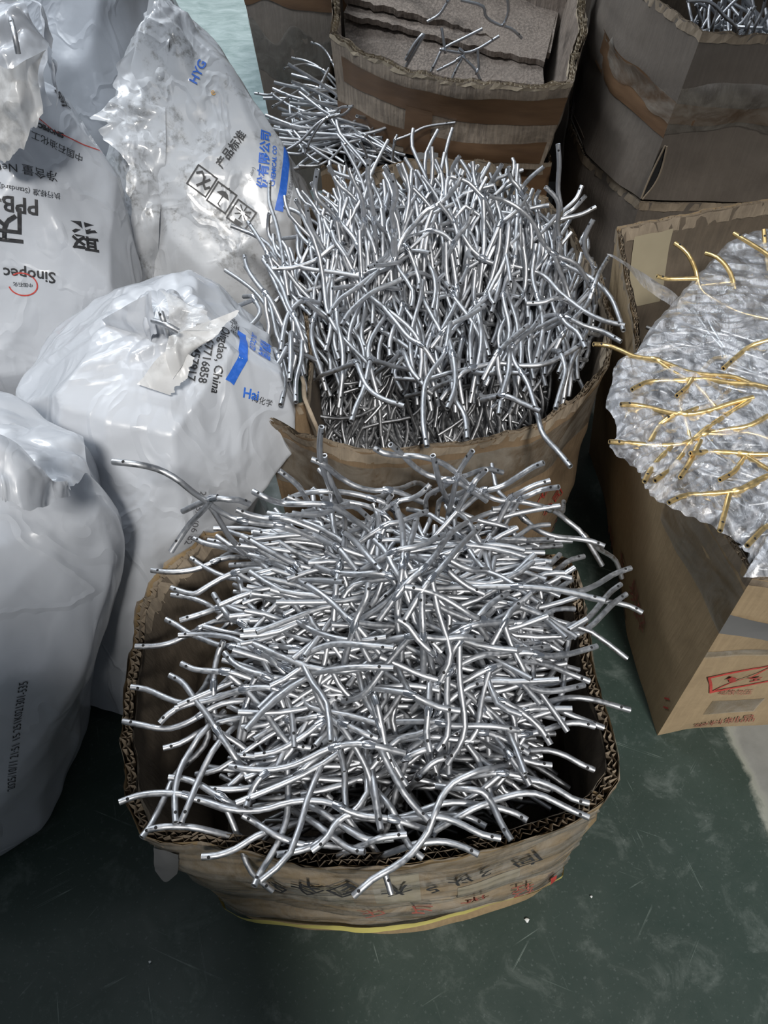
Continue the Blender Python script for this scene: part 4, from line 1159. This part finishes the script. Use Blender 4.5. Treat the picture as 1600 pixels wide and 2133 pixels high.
def place_B():
    lst = sorted(T_B, key=lambda t: t[0][1])
    lanes = {'up': [], 'right': [], 'left': [], 'down': []}
    for tr in lst:
        x, y = tr[0]; lanes['right' if x > 1140 and y < 720 else 'left' if x < 600 else 'down' if y > 560 else 'up'].append(tr)
    text = {'up': 'silver branch standing up at the back of the middle heap, tip {} from the left', 'down': 'silver branch hanging down the near side of the middle heap, tip {} from the left',
            'left': 'silver branch on the left flank of the middle heap, tip {} from the top', 'right': 'silver branch on the right flank of the middle heap, tip {} from the top'}
    for k, l in lanes.items():
        if k in ('up', 'down'): l.sort(key=lambda t: t[0][0])
        for i, tr in enumerate(l):
            seed = int(tr[0][0]*11 + tr[0][1]*5); rnd = random.Random(seed); up = k in ('up', 'right') and tr[0][1] < 470
            lift = rnd.uniform(.012, .035)
            if up:   # standing out of the pile: the rod keeps to an upright plane
                e = on_heap(*tr[-1], hBt, lift); n = len(tr)
                pts = [at_y(x, y, min(e.y, 1.42) - .03*(j/n - 1)*rnd.uniform(.8, 1.2) - .03) for j, (x, y) in enumerate(tr)]
            else: pts = [on_heap(x, y, hBt, lift) for x, y in tr]
            d = (pts[-1] - pts[-2]).normalized(); pts.append(pts[-1] + d*.04 + Vector((0, 0, -.03)))
            branch('metal_branch', pts, text[k].format(ordinal(i)), 'silver branches followed by eye on the middle heap', BM, [rnd.uniform(.6, .8)], dip=.8, r=.0044, seed=seed)
place_B()
for i, tr in enumerate(sorted(T_E, key=lambda t: t[0][1])):
    pts = [at_z(x, y, .50 - .02*j/len(tr)) for j, (x, y) in enumerate(tr)]
    if pts[0].x > .0 or pts[0].y < 1.85: pts = [at_y(x, y, 1.77 + .004*j) for j, (x, y) in enumerate(tr)]
    pts.append(pts[-1]*2 - pts[-2] + Vector((0, .01, -.03)))
    branch('metal_branch', pts, f'silver branch spilling out left of the worn carton, tip {ordinal(i)} from the top', 'silver branches spilling beside the worn carton', BM, [.7], r=.0033, seed=i + 500)
def fork(trs, fn, label, group, mats, r, root_at):
    """one branch made of several traced rods: first the stem, then its side rods"""
    root = thing('metal_branch' if mats is BM else 'gold_branch', root_at, label, 'metal branch', group)
    for i, tr in enumerate(trs):
        pts = [fn(x, y) for x, y in tr]
        link('stem' if i == 0 else 'side_branch', rod_mesh('stem' if i == 0 else 'side_branch', pts, r, mats, Vector(root_at)), root)
        if i: link('weld_bead', weld_mesh(pts[-1], pts[-1] - pts[-2], r, [M['weld'] if mats is BM else M['gold']], Vector(root_at), i), root)
fork(T_C[:7], lambda x, y: at_y(x, y, 1.93 + .0006*(300 - y)*.5), 'forked silver branch standing inside the worn carton', None, BM, .0036, (.2, 1.95, .48))
branch('metal_branch', [at_y(x, y, 1.97) for x, y in T_C[7]] + [at_y(845, 140, 1.97)], 'short silver branch at the left inside the worn carton', None, BM, [], seed=8)
fork(T_C2, lambda x, y: at_y(x, y, 2.10), 'forked silver branch higher up at the back of the worn carton', None, BM, .0036, (.3, 2.12, .6))
for i, tr in enumerate(sorted(T_G, key=lambda t: t[0][0])):
    pts = [at_y(x, y, 1.72 + .02*(i % 4)) for x, y in tr]; pts.append(pts[-1] + Vector((.02, .03, -.05)))
    branch('metal_branch', pts, f'silver branch showing above the rim of the upper right carton, {ordinal(i)} from the left', 'silver branches in the upper right carton', BM, [.8] if len(tr) > 2 else [], r=.0034, seed=i + 700)

# rod ends seen in the open necks of two sacks
for i, (a, b, c, lab) in enumerate((((318, 668, .695), (345, 676, .70), (372, 690, .69), 'grey rod lying across the open neck of the blue-striped sack'),
                                    ((335, 650, .71), (342, 672, .70), (350, 700, .66), 'grey rod poking up in the open neck of the blue-striped sack'),
                                    ((22, 40, .93), (30, 70, .925), (38, 112, .90), 'grey rod seen in the bunched neck of the lettered sack'))):
    branch('metal_branch', [at_z(*q) for q in (a, b, c)], lab, None, BM, [], seed=i)
# --- the rest of the heaps: variants made once, then copied
def twig_local(seed, L=.36, bow=.03):
    rnd = random.Random(seed); a = rnd.choice((-1, 1))*rnd.uniform(.4, 1)*bow; ph = rnd.uniform(-.9, .9); h = rnd.uniform(-.01, .012); k = rnd.uniform(.8, 1.25)
    stem = [Vector((L*(t - .5), a*math.sin(2*math.pi*k*t + ph), h*math.sin(3*t + ph))) for t in (i/9 for i in range(10))]
    P = spline(stem, 26); return stem, P, side_rods(P, RAD, [rnd.uniform(.22, .34), rnd.uniform(.5, .6), rnd.uniform(.68, .8)], .25, rnd)
VAR = []; VEXT = []
for v in range(14):
    stem, P, sides = twig_local(900 + v, .30 + .012*v); z0 = Vector((0, 0, 0))
    VEXT.append([tuple(a) for a in stem] + [tuple(a) for _, sd in sides[:2] for a in sd])
    VAR.append((rod_mesh('stem', stem, RAD, BM, z0), [(rod_mesh('side_branch', q, RAD*.96, BM, z0), weld_mesh(P[k], P[k + 1] - P[k - 1], RAD, [M['weld']], z0, k)) for k, q in sides[:2]]))
def inside(q, B):
    x0, x1, y0, y1, zr = B
    return q.z > zr or (x0 < q.x < x1 and y0 < q.y < y1 and q.z > .02)
BOX_A = (-.245, .245, .315, .66, .45); BOX_B = (-.145, .35, 1.02, 1.54, .55); BOX_E = (-.12, .38, 1.82, 2.38, .457); BOX_G = (.66, 1.22, 1.68, 2.3, .81); BOX_H = (.53, 1.03, .62, 1.28, .53)
def put(v, loc, mat3, label, group):
    root = thing('metal_branch', loc, label, 'metal branch', group); root.rotation_euler = mat3.to_euler()
    st, ss = VAR[v % len(VAR)]; link('stem', st, root)
    for a, b in ss: link('side_branch', a, root); link('weld_bead', b, root)
def basis(d, up):
    d = d.normalized(); y = up.cross(d).normalized(); z = d.cross(y); return Matrix((d, y, z)).transposed()
def spot_A(rnd, deep):
    x = .02 + max(-.08, min(.08, rnd.gauss(0, .045))); y = .35 + .29*rnd.random(); k = hA(x, y)
    z = k - rnd.uniform(.040, .085) if not deep else rnd.uniform(.14, k - .09)
    a = rnd.gauss(0, .36) + (math.pi if rnd.random() < .5 else 0)
    d = Vector((math.cos(a), math.sin(a), rnd.gauss(-.02, .10))); return Vector((x, y, z)), basis(d, Vector((rnd.gauss(0, .15), rnd.gauss(0, .15), 1)))
def spot_B(rnd, deep):
    x = .10 + rnd.uniform(-.25, .24); y = rnd.uniform(1.10, 1.42); e = .03
    g = (hB(x, y + e) - hB(x, y - e))/(2*e); k = hB(x, y); d = Vector((rnd.gauss(0, .27), 1, g*.9 + rnd.gauss(.10, .30)))
    if rnd.random() < .06: d = Vector((1, rnd.gauss(0, .4), rnd.gauss(0, .2)))
    if rnd.random() < .5: d = -d
    z = k - rnd.uniform(.03, .08) if not deep else rnd.uniform(.12, k - .07)
    return Vector((x, y, z)), basis(d, Vector((rnd.gauss(0, .3), -.6, .8)))
rnd = random.Random(4242)
for i in range(36):
    while True:
        p, q = spot_A(rnd, False)
        if all(inside(p + q @ Vector(a), BOX_A) for a in VEXT[i % len(VAR)]): break
    put(i, p, q, 'one of the tangled silver branches lying under the topmost rods in the front carton', 'tangled silver branches in the front carton')
def hD(x, y): return max(hB(x, y), .50) - .05*sm(1.04, .93, y)
def drape_B(rnd, low=0.0):
    x = .10 + rnd.uniform(-.27, .27); y = rnd.uniform(.955, 1.24) + low*.04; L = rnd.uniform(.17, .30); a = rnd.choice((-1, 1))*rnd.uniform(.006, .020); sl = rnd.gauss(0, .05) + .22*(x - .1); k = rnd.uniform(.7, 1.2); ph = rnd.uniform(-1, 1)
    li = rnd.uniform(.0, .024) - low*rnd.uniform(.012, .055); up = rnd.uniform(-.03, .03)
    P = [Vector((x + sl*t + a*math.sin(6.28*k*t + ph), y + L*t, hD(x, y + L*t) + li + up*t*t - .025*(1 - t)**3)) for t in (i/8 for i in range(9))]
    lim = 1.46
    return [p if p.y < lim else Vector((p.x, lim, p.z + (p.y - lim)*.5)) for p in P]
for i in range(46):
    pts = drape_B(rnd)
    branch('metal_branch', pts, 'one of the tangled silver branches packed upright under the topmost rods of the middle heap', 'tangled silver branches in the middle carton', BM, [rnd.uniform(.55, .8)], dip=.8, r=.0044, seed=i + 1500)
def mass(name, spots, label, seed, B, r=RAD, extra=()):
    rnd = random.Random(seed); mb = MB()
    for p, q in spots:
        s = rnd.randrange(40); stem, P, sides = twig_local(2000 + s, rnd.uniform(.26, .40))
        f = lambda L: [p + q @ Vector(a) for a in L]
        if not all(inside(a, B) for a in f(stem)): continue
        mb.tube(spline(f(stem), 15), r, 6, 0, True, 1)
        for k, sd in sides:
            if not all(inside(a, B) for a in f(sd)): continue
            mb.tube(spline(f(sd), 7), r*.96, 6, 0, True, 1)
    for P in extra: mb.tube(spline(P, 13), .0043, 6, 0, True, 1)
    tag(mb.build(name, BM), label, 'metal branches', kind='stuff')
mass('branch_heap', [spot_A(rnd, i > 170) for i in range(430)], 'mass of silver branches deeper in the front carton', 1, BOX_A)
mass('branch_heap', [spot_B(rnd, i > 300) for i in range(900)], 'mass of silver branches deeper in the middle carton', 2, BOX_B, extra=[drape_B(rnd, 1.0) for _ in range(230)])
def spot_E(rnd):
    p = Vector((rnd.uniform(-.15, .18), rnd.uniform(1.84, 2.15), rnd.uniform(.34, .46)))
    if p.x < -.06: p.z = rnd.uniform(.462, .50)
    a = rnd.gauss(0, .9)
    if p.x > .02: p.z = rnd.uniform(.30, .40)
    return p, basis(Vector((math.cos(a), math.sin(a), rnd.gauss(0, .25))), Vector((0, 0, 1)))
mass('branch_heap', [spot_E(rnd) for i in range(190)], 'mass of silver branches in the carton under the worn carton', 3, BOX_E)
def spot_G(rnd):
    return Vector((rnd.uniform(.75, 1.1), rnd.uniform(1.85, 2.15), rnd.uniform(.55, .64))), basis(Vector((rnd.gauss(0, 1), rnd.gauss(0, 1), rnd.gauss(0, .5))), Vector((.1, .2, 1)))
mass('branch_heap', [spot_G(rnd) for i in range(120)], 'mass of silver branches deep in the upper right carton', 4, BOX_G)
def spot_H(rnd):
    return Vector((rnd.uniform(.60, .86), rnd.uniform(.74, 1.2), rnd.uniform(.30, .46))), basis(Vector((rnd.gauss(0, 1), rnd.gauss(0, 1), rnd.gauss(0, .2))), Vector((.1, .2, 1)))
mass('branch_heap', [spot_H(rnd) for i in range(200)], 'mass of silver branches under the film in the right-hand carton', 6, BOX_H)

# ------------------------------------------------------------------ gold branches and the film over them
def hH(x, y): return .565 + .10*math.exp(-((x - .80)/.30)**2 - ((y - 1.0)/.30)**2)
glab = ['gold branch nearest the back, forked, poking out above the film', 'gold branch with one curved arm outside the film at its upper edge', 'gold branch leaving the film at its top right',
        'long gold branch whose drilled tip sticks out left toward the middle carton', 'gold branch just below the one sticking out left toward the middle carton', 'gold branch with its tip at the left edge of the film, halfway down',
        'gold branch whose bright tip sticks out at the lower left of the film', 'gold branch ending at the lower left film edge, leftmost of two parallel tips', 'gold branch ending at the lower left film edge, right one of two parallel tips',
        'short gold branch slanting in the lower middle under the film', 'gold branch lying level in the lower right under the film', 'gold branch slanting at the lower right under the film', 'long gold branch along the bottom edge of the film',
        'gold branch pointing down out of the film above the dark carton corner', 'gold branch with drilled tip at the lowest corner of the film', 'gold branch curving at the right middle under the film', 'short gold branch slanting at the left middle under the film', 'tiny gold branch in the centre of the film', 'gold branch standing at the top right corner']
gt = T_H[:19]
for i, tr in enumerate(gt):
    seed = 300 + i; rn = random.Random(seed)
    def out(x, y): return hH(x, y)
    pts = [on_heap(x, y, hH, .008 + (.010 if j == 0 else 0)) for j, (x, y) in enumerate(tr)]
    if i in (0, 1, 2, 18):
        e = pts[-1]; pts = [at_y(x, y, 1.16 + .02*i*.2 - .10*j/len(tr)) for j, (x, y) in enumerate(tr)]
    root = thing('gold_branch', pts[-1], glab[i], 'metal branch', 'gold branches under the film'); base = Vector(pts[-1])
    link('stem', rod_mesh('stem', pts, .0038, GM, base), root)
    P = spline(pts, 30)
    extra = {0: T_H[19], 1: T_H[20]}.get(i)
    if extra:
        q = [at_y(x, y, 1.10 if i == 0 else 1.13) for x, y in extra]; link('side_branch', rod_mesh('side_branch', q, .0036, GM, base), root)
    elif len(tr) > 4:
        for k, q in side_rods(P, .0036, [rn.uniform(.45, .8)], .1, rn):
            link('side_branch', rod_mesh('side_branch', q, .0036, GM, base), root); link('weld_bead', weld_mesh(P[k], P[k + 1] - P[k - 1], .0038, [M['gold']], base, i), root)

outline = [(1640, 470), (1600, 476), (1555, 484), (1515, 505), (1470, 550), (1430, 595), (1392, 640), (1350, 690), (1322, 735), (1284, 752), (1277, 790), (1264, 830), (1282, 870), (1284, 905), (1272, 926), (1308, 952), (1334, 982), (1346, 1012), (1372, 1040), (1420, 1058), (1472, 1082), (1530, 1122), (1562, 1145), (1582, 1172), (1640, 1190)]
def film_mesh(seed, lift, amp, nr=150, nt=420):
    ring = []
    for k, (x, y) in enumerate(outline):
        p = on_heap(x, y, hH, .004); ring.append(p)
    ring += [Vector((1.10, .62, .60)), Vector((1.14, .95, .62)), Vector((1.10, 1.28, .62))]
    o = spline(ring + [ring[0]], nt); c = Vector((.80, .96, 0)); P = []
    for i in range(nt):
        for j in range(nr):
            t = j/(nr - 1); q = c.lerp(o[i], t); z = hH(q.x, q.y) + .009 + lift
            q.z = z if t < .97 else z - .012*((t - .97)/.03); P.append(tuple(q))
    P = np.array(P); r = np.tile(np.linspace(0, 1, nr), nt); a = np.repeat(np.linspace(0, 2*math.pi, nt), nr)
    g = np.stack([(P[:, 0]*.80 + P[:, 1]*.60)*70, (P[:, 1]*.80 - P[:, 0]*.60)*9, np.zeros(len(P))], 1)
    g += .9*vnoise(P*10, seed + 20)[:, None]
    g2 = np.stack([(P[:, 0]*.45 + P[:, 1]*.90)*95, (P[:, 1]*.45 - P[:, 0]*.90)*14, np.zeros(len(P))], 1) + 1.2*vnoise(P*13, seed + 21)[:, None]
    d = amp*.35*(crumple(P, seed, .055, (1, .6, .3)) - .5) + amp*.8*(ridge(g, seed + 1) - .5) + amp*.6*(ridge(g2, seed + 3) - .5)
    d += .0018*np.sin(a*46 + 3*vnoise(P*8, seed))*np.clip((r - .55)/.45, 0, 1) + amp*.8*vnoise(P*9, seed + 6)
    P[:, 2] += d
    P[:, 0] += .002*vnoise(P*60, seed + 8); P[:, 1] += .002*vnoise(P*60, seed + 9)
    mb = MB(); mb.grid(P, nt, nr); return mb
tag(film_mesh(3, 0, .0042).build('stretch_wrap', M['wrap']), 'crumpled clear stretch film over the gold branches in the right-hand carton', 'film')
fs = sheet([at_y(1262, 530, 1.10), at_y(1300, 545, 1.11), at_y(1350, 575, 1.12), at_y(1420, 625, 1.10)], [at_y(1264, 534, 1.10), at_y(1305, 560, 1.09), at_y(1345, 600, 1.08), at_y(1400, 640, 1.08)], 40, 10, 8, amp=.004)
fs.build('film_tail', M['wrap'], bpy.data.objects['stretch_wrap'], off=(0, 0, 0))

# white plastic pellets dropped on the floor
for i, (x, y, lab) in enumerate(((1098, 1917, 'white plastic pellet on the green floor in front of the carton'), (1232, 1868, 'tiny white pellet on the green floor right of the front carton'), (312, 2004, 'tiny white fleck on the dark floor at the lower left'))):
    p = at_z(x, y, .003); me = bpy.data.meshes.new('pellet'); bm = bmesh.new(); bmesh.ops.create_icosphere(bm, subdivisions=2, radius=.0036 if i == 0 else .002)
    for vv in bm.verts: vv.co.z *= .7; vv.co.x *= 1.0 + .3*math.sin(vv.co.y*900)
    bm.to_mesh(me); bm.free(); me.materials.append(M['pellet']); o = link('plastic_pellet', me); o.location = p; tag(o, lab, 'pellet', 'pellets on the floor')
